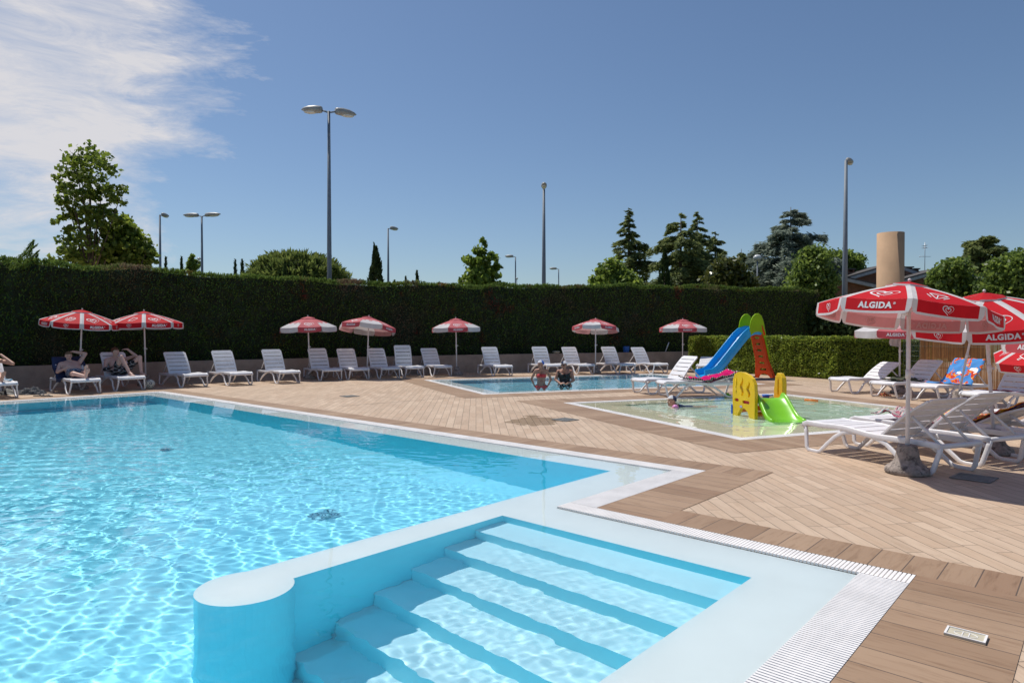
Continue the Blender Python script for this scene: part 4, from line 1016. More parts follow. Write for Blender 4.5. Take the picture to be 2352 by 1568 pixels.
def heap(name, label, cat, c, sx, sy, sz, mat, seed, n=26):
    mb = MB(); V = []; 
    for i in range(n+1):
        for j in range(n+1):
            a, b_ = -1+2*i/n, -1+2*j/n; r = math.hypot(a, b_); r_ = max(0, 1-r**2.2)
            h = sz*(r_**.6)*(.65+.6*noise.noise(Vector((a*2.3+seed, b_*2.3, seed))))+sz*.12*r_*noise.noise(Vector((a*8, b_*8, seed)))
            k = 1+.15*noise.noise(Vector((a+seed, b_, 2.0))); V.append((c.x+a*sx*k, c.y+b_*sy*k, max(.004, h)+c.z))
    Fs = [(i*(n+1)+j, (i+1)*(n+1)+j, (i+1)*(n+1)+j+1, i*(n+1)+j+1) for i in range(n) for j in range(n) if math.hypot(-1+2*(i+.5)/n, -1+2*(j+.5)/n) < 1]
    mb.add(V, Fs, mat, True); o = mb.obj(name); return tag(o, label, cat)
heap('cloth_bag', 'dark grey cloth bag lying by the left edge lounger', 'bag', at(70, 905), .36, .24, .22, stripes('dark_bag_cloth', [(.03, .04, .05), (.10, .11, .12), (.04, .05, .06), (.22, .21, .20), (.05, .05, .06)], 2, 14, 2.5), 4)
heap('cloth_bag', 'black bag on the paving under the left edge lounger', 'bag', at(18, 905), .34, .26, .16, M['black'], 8)
heap('sandals', 'pair of red patterned sandals on the paving by the reed screen loungers', 'sandals', at(2028, 909), .20, .12, .09, stripes('red_sandal', [(.30, .03, .04), (.45, .25, .10), (.08, .03, .02)], 0, 16, 1.5), 6)
for k, (x, y, a) in enumerate(((92, 909.5, .2), (108, 910.5, -.1))):
    g = MB(); c = at(x, y); rot = Matrix.Rotation(a, 3, 'Z')
    ol = [(-.14, -.03), (-.13, .03), (-.05, .038), (.06, .05), (.13, .035), (.145, 0), (.13, -.035), (.06, -.045), (-.05, -.034)]
    g.prism(ol, .0, .022, M['black'], M['black'], lambda x_, y_, z_: c+rot @ Vector((x_, y_, z_)))
    g.tube([c+rot @ Vector(p) for p in [(-.02, -.04, .02), (.03, -.025, .055), (.09, 0, .025), (.03, .025, .055), (-.02, .04, .02)]], .008, pm('grey_strap', (.45, .43, .4), .6), 6)
    tag(g.obj('flip_flop'), ('black flip-flop with grey strap next to the dark bag', 'black flip-flop with grey strap, the one nearer the pool corner lounger')[k], 'flip-flop', 'pair of flip-flops by the pool edge')
# white cloth hanging by the parasol pole, seen in front of the low hedge
b0 = Vector((px(2055, 17.1), 17.1, 0)); mb = MB(); V = []
for i in range(9):
    for j in range(13):
        V.append(b0+Vector((-.11+.24*i/8+.03*math.sin(j*.5), .02*math.sin(i*1.7+j*.3)+.03*math.sin(i*3), 1.60-.36*j/12-.03*i/8)))
mb.add(V, [(i*13+j, i*13+j+1, (i+1)*13+j+1, (i+1)*13+j) for i in range(8) for j in range(12)], M['wcloth'], True)
tag(mb.obj('hanging_cloth', solid=.005), 'white cloth hanging from the faded parasol beside its pole', 'cloth')
# ------------------------------------------------------------------ people
def capsule(mb, a, ra, b, rb, seg=12):
    a, b = Vector(a), Vector(b); d = b-a; L = d.length
    if L < 1e-5: mb.ball(a, ra, M['dark'], seg); return
    q_ = Vector((0, 0, 1)).rotation_difference(d.normalized()); V = []; n = 0
    prof = [(ra*math.cos(t), -ra*math.sin(t)) for t in np.linspace(math.pi/2*.98, 0, 5)]+[(rb*math.cos(t), L+rb*math.sin(t)) for t in np.linspace(0, math.pi/2*.98, 5)]
    for r, z in prof:
        for k in range(seg): th = 2*math.pi*k/seg; V.append(a+q_ @ Vector((r*math.cos(th), r*math.sin(th), z)))
    n = len(prof); Fc = [(i*seg+k, i*seg+(k+1) % seg, (i+1)*seg+(k+1) % seg, (i+1)*seg+k) for i in range(n-1) for k in range(seg)]+[tuple(range(seg-1, -1, -1)), tuple(range((n-1)*seg, n*seg))]
    mb.add(V, Fc, M['dark'], True)
def body_mesh(caps, balls, voxel, mat):
    mb = MB()
    for c in caps: capsule(mb, *c)
    for c, r, rot in balls: mb.ball(c, r, M['dark'], 16, rot)
    me = mb.mesh('b'); o = bpy.data.objects.new('b', me); COL.objects.link(o)
    md = o.modifiers.new('r', 'REMESH'); md.mode = 'VOXEL'; md.voxel_size = voxel
    ms = o.modifiers.new('s', 'SMOOTH'); ms.factor = .5; ms.iterations = 3
    bpy.context.view_layer.update()
    out = bpy.data.meshes.new_from_object(o.evaluated_get(bpy.context.evaluated_depsgraph_get()))
    bpy.data.objects.remove(o); out.materials.clear(); out.materials.append(mat)
    out.polygons.foreach_set('use_smooth', np.ones(len(out.polygons), bool)); return out
def hand(caps, w, d, n, curl=.5, s=1.0):
    """palm and five fingers from wrist w; d = pointing direction, n = back-of-hand normal"""
    w, d, n = Vector(w), Vector(d).normalized(), Vector(n); n = (n-d*n.dot(d)).normalized(); sd = d.cross(n)
    for k in (-1.5, -.5, .5, 1.5): caps.append((w+sd*.010*k*s, .016*s, w+d*.085*s+sd*.019*k*s, .013*s))
    for k, L in ((-1.5, .060), (-.5, .074), (.5, .080), (1.5, .070)):
        p0 = w+d*.088*s+sd*.020*k*s; d1 = (d-n*curl*.5).normalized(); p1 = p0+d1*L*.5*s; d2 = (d-n*curl*1.4).normalized(); p2 = p1+d2*L*.5*s
        caps += [(p0, .0098*s, p1, .0088*s), (p1, .0088*s, p2, .0074*s)]
    p0 = w+d*.030*s+sd*.024*s; p1 = p0+(d*.6+sd*.7-n*.2).normalized()*.045*s; p2 = p1+(d*.9+sd*.2-n*.3).normalized()*.035*s
    caps += [(p0, .0125*s, p1, .0105*s), (p1, .0105*s, p2, .009*s)]
def foot(caps, ank, toe, up, s=1.0):
    ank, toe, up = Vector(ank), Vector(toe), Vector(up).normalized(); d = (toe-ank).normalized(); sd = d.cross(up); L = (toe-ank).length
    heel = ank-up*.045*s-d*.035*s
    caps += [(ank, .036*s, heel, .030*s), (heel, .030*s, ank+d*L*.62-up*.045*s, .033*s), (ank, .036*s, ank+d*L*.6-up*.03*s, .03*s)]
    for k in (-2, -1, 0, 1, 2): caps.append((ank+d*L*.55-up*.05*s+sd*k*.015*s, .018*s, ank+d*(L-.012*abs(k+ .6))-up*.055*s+sd*k*.0165*s, (.015 if k == -2 else .0105)*s))
def head_parts(c, fwd, up, s=1.0):
    """skull, jaw, nose, ears as solids; c = centre of the head"""
    c, f, u = Vector(c), Vector(fwd).normalized(), Vector(up); u = (u-f*u.dot(f)).normalized(); r = f.cross(u)
    rot = Matrix((r, f, u)).transposed()
    P = lambda x, y, z: c+(r*x+f*y+u*z)*s
    balls = [(P(0, -.008, .03), (.076*s, .095*s, .088*s), rot), (P(0, .018, -.035), (.060*s, .070*s, .078*s), rot)]
    caps = [(P(0, .075, -.095), .020*s, P(0, .03, -.10), .03*s), (P(0, .092, .005), .010*s, P(0, .108, -.028), .014*s), (P(-.035, .075, -.03), .02*s, P(.035, .075, -.03), .02*s), (P(-.03, .082, .035), .014*s, P(.03, .082, .035), .014*s)]
    for sg in (-1, 1): caps.append((P(sg*.077, -.005, .02), .013*s, P(sg*.079, .0, -.025), .010*s))
    return balls, caps, P, rot, (r, f, u)
def person(label, caps, headc, fwd, up, skin, neck_from, L=None, voxel=.009, s=1.0, group=None):
    caps = list(caps); balls, hc, P, rot, ax = head_parts(headc, fwd, up, s)
    caps.append((neck_from, .058*s, P(0, -.012, -.07), .052*s)); caps += hc
    me = body_mesh(caps, balls, voxel, skin)
    root = bpy.data.objects.new('person', me); COL.objects.link(root); tag(root, label, 'person', group)
    if L is not None: root.matrix_world = L
    root.cycles.is_caustics_receiver = True
    for sg in (-1, 1):
        e = MB(); e.ball(P(sg*.032, .0845, .018), (.012*s, .008*s, .007*s), M['dark'], 8, rot); e.obj('eye', root)
    mo = MB(); mo.ball(P(0, .088, -.062), (.024*s, .010*s, .007*s), M['mouth'], 8, rot); mo.obj('mouth', root)
    return root, P, rot
def garment(root, name, mat, pred, off=.007):
    """cloth that follows the body: the faces the predicate picks, pushed outwards"""
    me = root.data; V = []; nv = {}; Fc = []
    for p in me.polygons:
        if all(pred(me.vertices[i].co) for i in p.vertices):
            f = []
            for i in p.vertices:
                if i not in nv: nv[i] = len(V); v = me.vertices[i]; V.append(v.co+v.normal*off)
                f.append(nv[i])
            Fc.append(tuple(f))
    mb = MB(); mb.add(V, Fc, mat, True); o = mb.obj(name, root, solid=.004); o.cycles.is_caustics_receiver = True; return o
def hair(root, P, rot, mat, name='hair', cut=-.02, front=.06, s=1.0, mats=None):
    mb = MB(); seg = 24
    V = []; H = 12
    for i in range(H+1):
        ph = math.pi*.62*i/H
        for k in range(seg):
            th = 2*math.pi*k/seg; y = math.sin(ph)*math.sin(th); lim = 1.0
            ph2 = ph*(.68 if y > 0.15 else (1.0 if y < -.1 else .84))
            p = Vector((.083*math.sin(ph2)*math.cos(th), .104*math.sin(ph2)*math.sin(th), .098*math.cos(ph2)))
            k2 = 1+(.06*noise.noise(p*60) if name == 'hair' else 0)
            V.append(P(p.x*k2, -.010+p.y*k2, .03+p.z*k2))
    for i in range(H):
        for k in range(seg):
            k2 = (k+1) % seg; m_ = mat
            if mats: m_ = mats[0] if mats[2](k, seg) else mats[1]
            mb.add([V[i*seg+k], V[(i+1)*seg+k], V[(i+1)*seg+k2], V[i*seg+k2]], [(0, 1, 2, 3)], m_, True)
    return mb.obj(name, root, solid=.006)
V3 = Vector
# --- the two women, standing to the hips in the small pool (local: x right, y towards the camera, z up from the water)
def standing(c, yaw): return Matrix.Translation(Vector((c.x, c.y, 0))) @ Matrix.Rotation(yaw, 4, 'Z')
def woman(c, label, pose):
    hp = pose['hip']; sh = pose['sh']; w = pose['w']; zs = pose['zs']; hw = pose['hw']
    caps = [((0, 0, .03), .115*w, (0, 0, .13), .108*w), ((-.06*hw, 0, .0), .115*w, (.06*hw, 0, .0), .115*w), ((-.05*w, 0, .12), .078*w, (-.04*w, -.01, .30), .085*w), ((.05*w, 0, .12), .078*w, (.04*w, -.01, .30), .085*w),
            ((-.06*w, -.01, .28), .088*w, (-.075*w, -.02, .40), .080*w), ((.06*w, -.01, .28), .088*w, (.075*w, -.02, .40), .080*w),
            ((-sh, -.02, zs), .048, (0, -.02, zs+.02), .062), ((sh, -.02, zs), .048, (0, -.02, zs+.02), .062),
            ((-.07, .075*w, .335), .050*w, (-.068, .085*w, .325), .045*w), ((.07, .075*w, .335), .050*w, (.068, .085*w, .325), .045*w),
            ((-.085*hw, 0, .0), .092*w, (-.09, .0, -.45), .060), ((.085*hw, 0, .0), .092*w, (.09, 0, -.45), .060), ((-.09, 0, -.45), .056, (-.09, -.02, -.84), .036), ((.09, 0, -.45), .056, (.09, -.02, -.84), .036)]
    foot(caps, (-.09, -.02, -.84), (-.10, .20, -.87), (0, 0, 1)); foot(caps, (.09, -.02, -.84), (.10, .20, -.87), (0, 0, 1))
    for k in (0, 1):
        S, E_, W_, hd, hn, cu = pose['arms'][k]
        aw = pose.get('aw', 1)
        caps += [(S, .047*aw, E_, .037*aw), (E_, .037*aw, W_, .026*aw)]; hand(caps, W_, hd, hn, cu)
    return caps
c = at(1243, 888.5); yaw = math.atan2(-c.y, -c.x)-math.pi/2
caps = woman(c, '', dict(hip=.0, hw=1.15, w=.92, sh=.155, zs=.475, aw=.92, arms=[((-.165, -.02, .465), (-.285, -.07, .225), (-.195, -.02, .035), (.45, .35, -.6), (-1, .2, .2), .5), ((.165, -.02, .465), (.285, -.07, .225), (.195, -.02, .035), (-.45, .35, -.6), (1, .2, .2), .5)]))
Lm = standing(c, yaw)
root, P, rot = person('woman in a red bikini and blue and white swim cap, hands on hips', caps, (.015, .01, .655), (.75, .65, .02), (.08, 0, 1), M['skinB'], (0, -.02, .50), Lm)
garment(root, 'bikini_top', M['bikini'], lambda v: .275 < v.z < .375 and abs(v.x) < .15)
garment(root, 'bikini_bottom', M['bikini'], lambda v: -.12 < v.z < .035+.25*abs(v.x)*.3 and abs(v.x) < .24 and v.z > -.13+.55*abs(v.x)-.0 and not (abs(v.x) > .175))
hair(root, P, rot, M['capblue'], 'swim_cap', mats=(M['capwhite'], M['capblue'], lambda k, n: k % n < n*.42))
c2 = at(1297, 887.5); Lm2 = standing(c2, math.atan2(-c2.y, -c2.x)-math.pi/2)
caps = woman(c2, '', dict(hip=.0, hw=1.3, w=1.16, sh=.165, zs=.45, aw=1.2, arms=[((-.185, -.02, .44), (-.255, .05, .185), (-.05, .22, .085), (.9, .2, .15), (0, .3, 1), .25), ((.185, -.02, .44), (.265, .02, .20), (.13, .20, .10), (-.6, .5, .2), (.2, .3, 1), .5)]))
root, P, rot = person('woman in a black swimsuit and sunglasses, splashing water beside the bikini wearer', caps, (.02, .02, .625), (.40, .9, -.08), (.03, 0, 1), M['skinB'], (0, -.02, .47), Lm2)
garment(root, 'swimsuit', M['blacksuit'], lambda v: -.14 < v.z < .37+ .55*max(0, abs(v.x)-.06) and abs(v.x) < .205-.0*v.z and (v.z < .40 or abs(v.x) > .085) and v.z < .46 and not (abs(v.x) > .15 and v.y > .04) and not (v.y > .13 and v.z < .20 and abs(v.x) < .2 and v.z > .04 and v.y > .17))
hair(root, P, rot, M['navy'], 'swim_cap', mats=(M['capwhite'], M['navy'], lambda k, n: k % n > n*.25 and k % n < n*.60))
g = MB()
for sg in (-1, 1): g.ball(P(sg*.034, .093, .016), (.031, .012, .021), M['black'], 10, rot)
g.tube([P(-.065, .085, .022), P(0, .104, .024), P(.065, .085, .022)], .005, M['black'], 6)
for sg in (-1, 1): g.tube([P(sg*.065, .085, .022), P(sg*.082, 0, .02)], .004, M['black'], 6)
g.obj('sunglasses', root)
# splash between her hands
g = MB(); rg = random.Random(4)
mw, mnt, mb_, mo_ = newmat('splash_drops'); mb_.inputs['Base Color'].default_value = (.85, .92, .95, 1); mb_.inputs['Roughness'].default_value = .1; mb_.inputs['Transmission Weight'].default_value = .4
for k in range(46):
    a = rg.uniform(-1, 1); p = Lm2 @ Vector((.06+.18*a+rg.uniform(-.03, .03), .26+rg.uniform(-.10, .08), max(.004, .16*(1-a*a)*rg.random()**1.5))); r = rg.uniform(.004, .011); g.ball(p, (r, r, r*rg.uniform(1, 2)), mw, 6)
o = g.obj('water_splash'); tag(o, 'small splash of water drops in front of the woman in the black swimsuit', 'splash')
o['kind'] = 'stuff'
# --- child swimming in the paddling pool (local: x along the body away from the head, z up)
c = at(1545, 933); Lc = Matrix.Translation(Vector((c.x, c.y, 0)))
s = .95
caps = [((.10, .02, -.03), .085, (.26, .06, -.07), .080), ((.26, .06, -.07), .080, (.42, .10, -.08), .085), ((.06, -.10, -.0), .045, (.06, .13, .0), .045),
        ((.42, .06, -.08), .062, (.62, .05, -.07), .046), ((.62, .05, -.07), .044, (.84, .06, -.03), .030), ((.42, .14, -.08), .062, (.62, .20, -.08), .046), ((.62, .20, -.08), .044, (.82, .22, -.07), .030),
        ((.06, -.12, .0), .034, (-.05, -.25, -.02), .028), ((-.05, -.25, -.02), .028, (-.19, -.22, -.05), .021), ((.06, .14, .0), .034, (.0, .28, -.02), .028), ((.0, .28, -.02), .028, (-.12, .26, -.05), .021)]
hand(caps, (-.19, -.22, -.05), (-1, .2, -.1), (0, 0, 1), .4, .7); hand(caps, (-.12, .26, -.05), (-1, -.2, -.1), (0, 0, 1), .4, .7)
foot(caps, (.84, .06, -.03), (.97, .04, .035), (-.3, 0, 1), .72); foot(caps, (.82, .22, -.07), (.97, .24, -.05), (0, 0, 1), .72)
root, P, rot = person('child with a navy and white swim cap and pink armbands swimming in the paddling pool', caps, (-.02, 0, .115), (-.93, -.35, .05), (-.1, 0, 1), M['skinA'], (.06, .01, .02), Lc, .008, s)
hair(root, P, rot, M['navy'], 'swim_cap', s=s, mats=(M['capwhite'], M['navy'], lambda k, n: n*.06 < k % n < n*.44))
garment(root, 'swimsuit', M['navy'], lambda v: .07 < v.x < .46 and abs(v.y-.05) < .14 and not v.x < .12)
for a, b_ in (((.045, -.145, .0), (-.03, -.235, -.015)), ((.045, .165, .0), (.01, .265, -.015))):
    g = MB(); A_, B_ = Vector(a), Vector(b_); d = (B_-A_).normalized(); pts = [A_+(B_-A_)*t for t in np.linspace(0, 1, 7)]
    g.tube(pts, [.040, .058, .066, .068, .066, .058, .040], M['pinkarm'], 12); g.obj('armband', root)
# --- men on the back-row loungers (local lounger frame: x from head end to foot end, y to the right seen from the pool)
def man_arms(caps, Ls, r=1.0):
    for S, E_, W_, hd, hn, cu in Ls: caps += [(S, .055*r, E_, .043*r), (E_, .043*r, W_, .030*r)]; hand(caps, W_, hd, hn, cu)
w = 1.12
caps = [((1.00, 0, .50), .125*w, (.88, 0, .57), .135*w), ((.97, -.09, .49), .105, (.97, .09, .49), .105), ((.88, -.05, .56), .125*w, (.64, -.08, .68), .118*w), ((.88, .05, .56), .125*w, (.64, .08, .68), .118*w),
        ((.63, -.13, .69), .085, (.57, -.19, .74), .066), ((.63, .13, .69), .085, (.57, .19, .74), .066), ((.57, -.18, .74), .06, (.52, 0, .78), .075), ((.57, .18, .74), .06, (.52, 0, .78), .075),
        ((.98, -.11, .49), .098, (1.38, -.13, .51), .064), ((1.38, -.13, .51), .060, (1.76, .03, .455), .038), ((.98, .11, .50), .098, (1.36, .14, .535), .064), ((1.36, .14, .535), .060, (1.72, .05, .545), .038)]
foot(caps, (1.76, .03, .455), (1.80, .06, .66), (-1, 0, .1), 1.05); foot(caps, (1.72, .05, .545), (1.78, .02, .75), (-1, 0, .1), 1.05)
man_arms(caps, [((.56, -.22, .73), (.74, -.33, .54), (.90, -.10, .685), (.3, 1, .05), (.3, 0, 1), .3), ((.55, .21, .75), (.50, .38, 1.00), (.38, .12, 1.06), (-.3, -1, -.05), (0, .1, 1), .4)], 1.1)
root, P, rot = person('bare-chested man lying with one arm behind his head on a lounger', caps, (.50, -.02, .945), (.92, -.05, .0), (-.25, 0, 1), M['skinC'], (.53, 0, .78), LF[1], .01)
hair(root, P, rot, M['hair1'])
garment(root, 'swim_shorts', stripes('grey_white_pattern_shorts', [(.03, .04, .09), (.30, .30, .33), (.05, .06, .12), (.5, .5, .5)], 0, 14, 2.5), lambda v: .93 < v.x < 1.25 and v.z < .66 and abs(v.y) < .27 and v.z < .62+.2*(v.x-1), .012)
w = 1.05
caps = [((.90, 0, .49), .125*w, (.80, 0, .59), .125*w), ((.90, -.09, .48), .105, (.90, .09, .48), .105), ((.80, -.04, .58), .118*w, (.64, -.07, .74), .118*w), ((.80, .04, .58), .118*w, (.64, .07, .74), .118*w),
        ((.63, -.13, .76), .082, (.61, -.19, .81), .063), ((.63, .13, .76), .082, (.61, .19, .81), .063), ((.61, -.18, .81), .058, (.60, 0, .85), .07), ((.61, .18, .81), .058, (.60, 0, .85), .07),
        ((.92, -.11, .49), .098, (1.25, -.06, .90), .066), ((1.25, -.06, .90), .062, (1.55, .06, .47), .038), ((.92, .12, .49), .098, (1.18, .44, .88), .066), ((1.18, .44, .88), .062, (1.36, .42, .45), .038)]
foot(caps, (1.55, .06, .47), (1.76, .10, .455), (0, 0, 1), 1.0); foot(caps, (1.36, .42, .45), (1.56, .46, .455), (0, 0, 1), 1.0)
man_arms(caps, [((.61, -.22, .80), (.80, -.32, .56), (1.04, -.10, .54), (.6, .8, -.1), (.2, 0, 1), .5), ((.61, .22, .81), (.96, .42, .92), (.78, .26, 1.105), (-.5, -.85, .05), (.3, 0, 1), .7)], 1.02)
root, P, rot = person('red-haired man in black plaid shorts with raised knees, hand at forehead', caps, (.64, -.01, 1.035), (.72, .62, -.05), (.02, 0, 1), M['skinC'], (.61, 0, .85), LF[2], .01)
hair(root, P, rot, M['hair2'])
m, nt, b, out = newmat('black_plaid_cloth'); tc = N(nt, 'ShaderNodeTexCoord').outputs['Object']; sp = N(nt, 'ShaderNodeSeparateXYZ'); nt.links.new(tc, sp.inputs[0])
l1 = math_n(nt, 'LESS_THAN', math_n(nt, 'FRACT', math_n(nt, 'MULTIPLY', math_n(nt, 'ADD', sp.outputs[0], math_n(nt, 'MULTIPLY', sp.outputs[2], .6)), 9)), .10); l2 = math_n(nt, 'LESS_THAN', math_n(nt, 'FRACT', math_n(nt, 'MULTIPLY', math_n(nt, 'SUBTRACT', sp.outputs[2], math_n(nt, 'MULTIPLY', sp.outputs[1], .5)), 9)), .10)
nt.links.new(mixc(nt, math_n(nt, 'MAXIMUM', l1, l2), (.012, .012, .016), (.45, .43, .43)), b.inputs['Base Color']); b.inputs['Roughness'].default_value = .9; M['plaid'] = m
garment(root, 'swim_shorts', M['plaid'], lambda v: .80 < v.x and v.z < .40+.55*(v.x-.60)+.12 and v.z < .80 and v.x < 1.17 and abs(v.y) < .40 and not (v.y < -.17 and v.x > .95 and v.z > .55) and v.z < .62+ (0 if v.x < .92 else .2), .014)
# person cut off by the left edge: lying, forearm raised
caps = [((.98, 0, .49), .125, (.88, 0, .60), .128), ((.96, -.09, .48), .10, (.96, .09, .48), .10), ((.88, -.05, .60), .115, (.66, -.08, .80), .11), ((.88, .05, .60), .115, (.66, .08, .80), .11), ((.66, -.18, .85), .06, (.62, 0, .90), .07), ((.66, .18, .85), .06, (.62, 0, .90), .07),
        ((.98, -.10, .49), .095, (1.34, -.14, .60), .062), ((1.34, -.14, .60), .058, (1.70, -.10, .46), .038), ((.98, .10, .49), .095, (1.36, .08, .56), .062), ((1.36, .08, .56), .058, (1.74, .05, .46), .038)]
foot(caps, (1.70, -.10, .46), (1.77, -.12, .66), (-1, 0, .1), 1.0); foot(caps, (1.74, .05, .46), (1.81, .08, .66), (-1, 0, .1), 1.0)
man_arms(caps, [((.64, -.21, .85), (.80, -.33, .62), (.95, -.12, .62), (.4, .9, 0), (0, 0, 1), .4), ((.66, .22, .87), (1.10, .40, .80), (.80, .22, 1.02), (-.9, -.3, .2), (.2, .4, 1), .6)])
root, P, rot = person('person at the left edge, only bare feet and a raised elbow in view', caps, (.56, 0, 1.06), (.9, 0, .1), (-.3, 0, 1), M['skinA'], (.62, 0, .90), LF[0], .011)
garment(root, 'swim_shorts', M['navy'], lambda v: .90 < v.x < 1.2 and v.z < .64 and abs(v.y) < .26, .012); hair(root, P, rot, M['hair1'])
# ------------------------------------------------------------------ low wall, hedges, fences
def offset_poly(pl, d):
    out = []
    for i, p in enumerate(pl):
        a = Vector(pl[max(i-1, 0)]); b = Vector(pl[min(i+1, len(pl)-1)]); t = (b-a).normalized(); out.append((p[0]-t.y*d, p[1]+t.x*d))
    return out
def resample(pl, step):
    out = [pl[0]]
    for a, b in zip(pl, pl[1:]):
        L = math.hypot(b[0]-a[0], b[1]-a[1]); n = max(1, round(L/step)); out += [(a[0]+(b[0]-a[0])*k/n, a[1]+(b[1]-a[1])*k/n) for k in range(1, n+1)]
    return out
WP = [(-21.0, 10.4), (-13.7, 18.5), (-10.1, 21.8), (-6.0, 24.3), (-1.6, 26.5), (8.25, 30.2)]
wl = resample(WP, .5)
mb = MB(); back = offset_poly(wl, .22); hw_ = lambda i: .60+.15*i/len(wl)
for i in range(len(wl)-1):
    a, b, c, d = wl[i], wl[i+1], back[i+1], back[i]; ha, hb = hw_(i), hw_(i+1)
    mb.add([(*a, -.05), (*b, -.05), (*b, hb-.0), (*a, ha-.0)], [(0, 1, 2, 3)], M['wall']); mb.add([(*a, ha), (*b, hb), (*c, hb), (*d, ha)], [(0, 1, 2, 3)], M['wall'])
    mb.add([(*d, -.05), (*c, -.05), (*c, hb), (*d, ha)], [(3, 2, 1, 0)], M['wall'])
e = len(wl)-1; mb.add([(*wl[e], -.05), (*back[e], -.05), (*back[e], hw_(e)), (*wl[e], hw_(e))], [(0, 1, 2, 3)], M['wall'])
tag(mb.obj('low_wall'), 'low rendered wall in front of the tall hedge behind the back row of loungers', 'wall')
def hedge(name, label, line, thick, zb, zt, mats, leaf, nface, ntop, amp, seed, aspect=.5, droop=0, cat='hedge', top_up=.6):
    """clipped hedge: noisy core with leaf sprays over its front, top and ends; zb, zt functions of the fraction along"""
    rg = np.random.default_rng(seed); ln = resample(line, .3); n = len(ln); bk = offset_poly(ln, thick); core = MB()
    L = np.cumsum([0]+[math.dist(ln[i], ln[i+1]) for i in range(n-1)]); L = L/L[-1]
    nz = 14; V = []
    nrm = [(Vector(ln[i])-Vector(bk[i])).normalized() for i in range(n)]
    prof = [(0, k/nz) for k in range(nz+1)]+[(k/4, 1) for k in range(1, 5)]+[(1, 1-k/4) for k in range(1, 5)]
    for i in range(n):
        b0, t0_ = zb(L[i]), zt(L[i])
        for d, h in prof:
            x = ln[i][0]+(bk[i][0]-ln[i][0])*d; y = ln[i][1]+(bk[i][1]-ln[i][1])*d; z = b0+(t0_-b0)*h
            o_ = amp*(noise.noise(Vector((x*1.3, y*1.3, z*1.3)))+.5*noise.noise(Vector((x*4, y*4, z*4))))-.05
            if d == 0: x += nrm[i].x*o_; y += nrm[i].y*o_
            if h == 1: z += o_*.9-.03
            V.append((x, y, z))
    w = len(prof); Fc = [(i*w+k, (i+1)*w+k, (i+1)*w+k+1, i*w+k+1) for i in range(n-1) for k in range(w-1)]
    Fc += [tuple(range(w)), tuple(range((n-1)*w, n*w))[::-1]]
    core.add(V, Fc, mats[0], True); root = core.obj(name); tag(root, label, cat)
    f = rg.uniform(0, 1, nface); la = np.array(ln); ba = np.array(bk); X = np.interp(f, L, la[:, 0]); Y = np.interp(f, L, la[:, 1]); NX = np.interp(f, L, [v.x for v in nrm]); NY = np.interp(f, L, [v.y for v in nrm])
    h = rg.uniform(0, 1, nface); ZB = np.array([zb(t) for t in f]); ZT = np.array([zt(t) for t in f]); Z = ZB+(ZT-ZB)*h
    nz_ = np.array([noise.noise(Vector((x*1.3, y*1.3, z*1.3)))+.5*noise.noise(Vector((x*4, y*4, z*4))) for x, y, z in zip(X, Y, Z)])
    o_ = amp*nz_+rg.uniform(-.05, .03, nface); C1 = np.stack([X+NX*o_, Y+NY*o_, Z], 1)
    A1_ = np.stack([NX*.8, NY*.8, np.full(nface, .55 if droop == 0 else -droop)], 1)+rg.normal(size=(nface, 3))*.55
    f = rg.uniform(0, 1, ntop); d = rg.uniform(0, 1, ntop)**2.2; X = np.interp(f, L, la[:, 0])*(1-d)+np.interp(f, L, ba[:, 0])*d; Y = np.interp(f, L, la[:, 1])*(1-d)+np.interp(f, L, ba[:, 1])*d
    ZT = np.array([zt(t) for t in f]); bump = np.array([noise.noise(Vector((x*1.3, y*1.3, 3.0)))+.7*noise.noise(Vector((x*5, y*5, 1.0))) for x, y in zip(X, Y)])
    Z = ZT+amp*bump*.9+rg.uniform(-.06, .085, ntop); C2 = np.stack([X, Y, Z], 1); A2 = np.stack([NX.mean()*np.full(ntop, .4), NY.mean()*np.full(ntop, .4), np.full(ntop, top_up)], 1)+rg.normal(size=(ntop, 3))*.5
    C = np.concatenate([C1, C2]); A_ = np.concatenate([A1_, A2])
    # both ends
    for e, sgn in ((0, -1), (n-1, 1)):
        m_ = int(nface/ max(6, n*.3)*thick*1.1); t = rg.uniform(0, 1, m_); zz = rg.uniform(0, 1, m_); dv = Vector((ln[min(e+1, n-1)][0]-ln[max(e-1, 0)][0], ln[min(e+1, n-1)][1]-ln[max(e-1, 0)][1])).normalized()*sgn
        xx = la[e, 0]+(ba[e, 0]-la[e, 0])*t+dv.x*rg.uniform(-.05, .08, m_); yy = la[e, 1]+(ba[e, 1]-la[e, 1])*t+dv.y*rg.uniform(-.05, .08, m_)
        C = np.concatenate([C, np.stack([xx, yy, zb(e/(n-1))+(zt(e/(n-1))-zb(e/(n-1)))*zz], 1)]); A_ = np.concatenate([A_, np.stack([np.full(m_, dv.x), np.full(m_, dv.y), np.full(m_, .4)], 1)+rg.normal(size=(m_, 3))*.6])
    me = leafmesh('foliage', C, leaf, [mats[1]], aspect=aspect, axis=A_); mkobj('foliage', me, root); return root
M['hcore'] = pm('hedge_interior_painted_shade', (.022, .030, .012), 1, .3, 3)  # core painted very dark to stand for shade deep in the foliage
M['hleaf'] = leafmat('cypress_hedge_sprays', (.045, .085, .020), (.15, .23, .045), .7, .40, .2, patch=[((.17, .125, .08), .55, .55, .65), ((.20, .045, .032), .9, .60, .70)])
HL = offset_poly(WP, .55); HL[-1] = (HL[-1][0], HL[-1][1]); HL.append((15.3, 33.3))
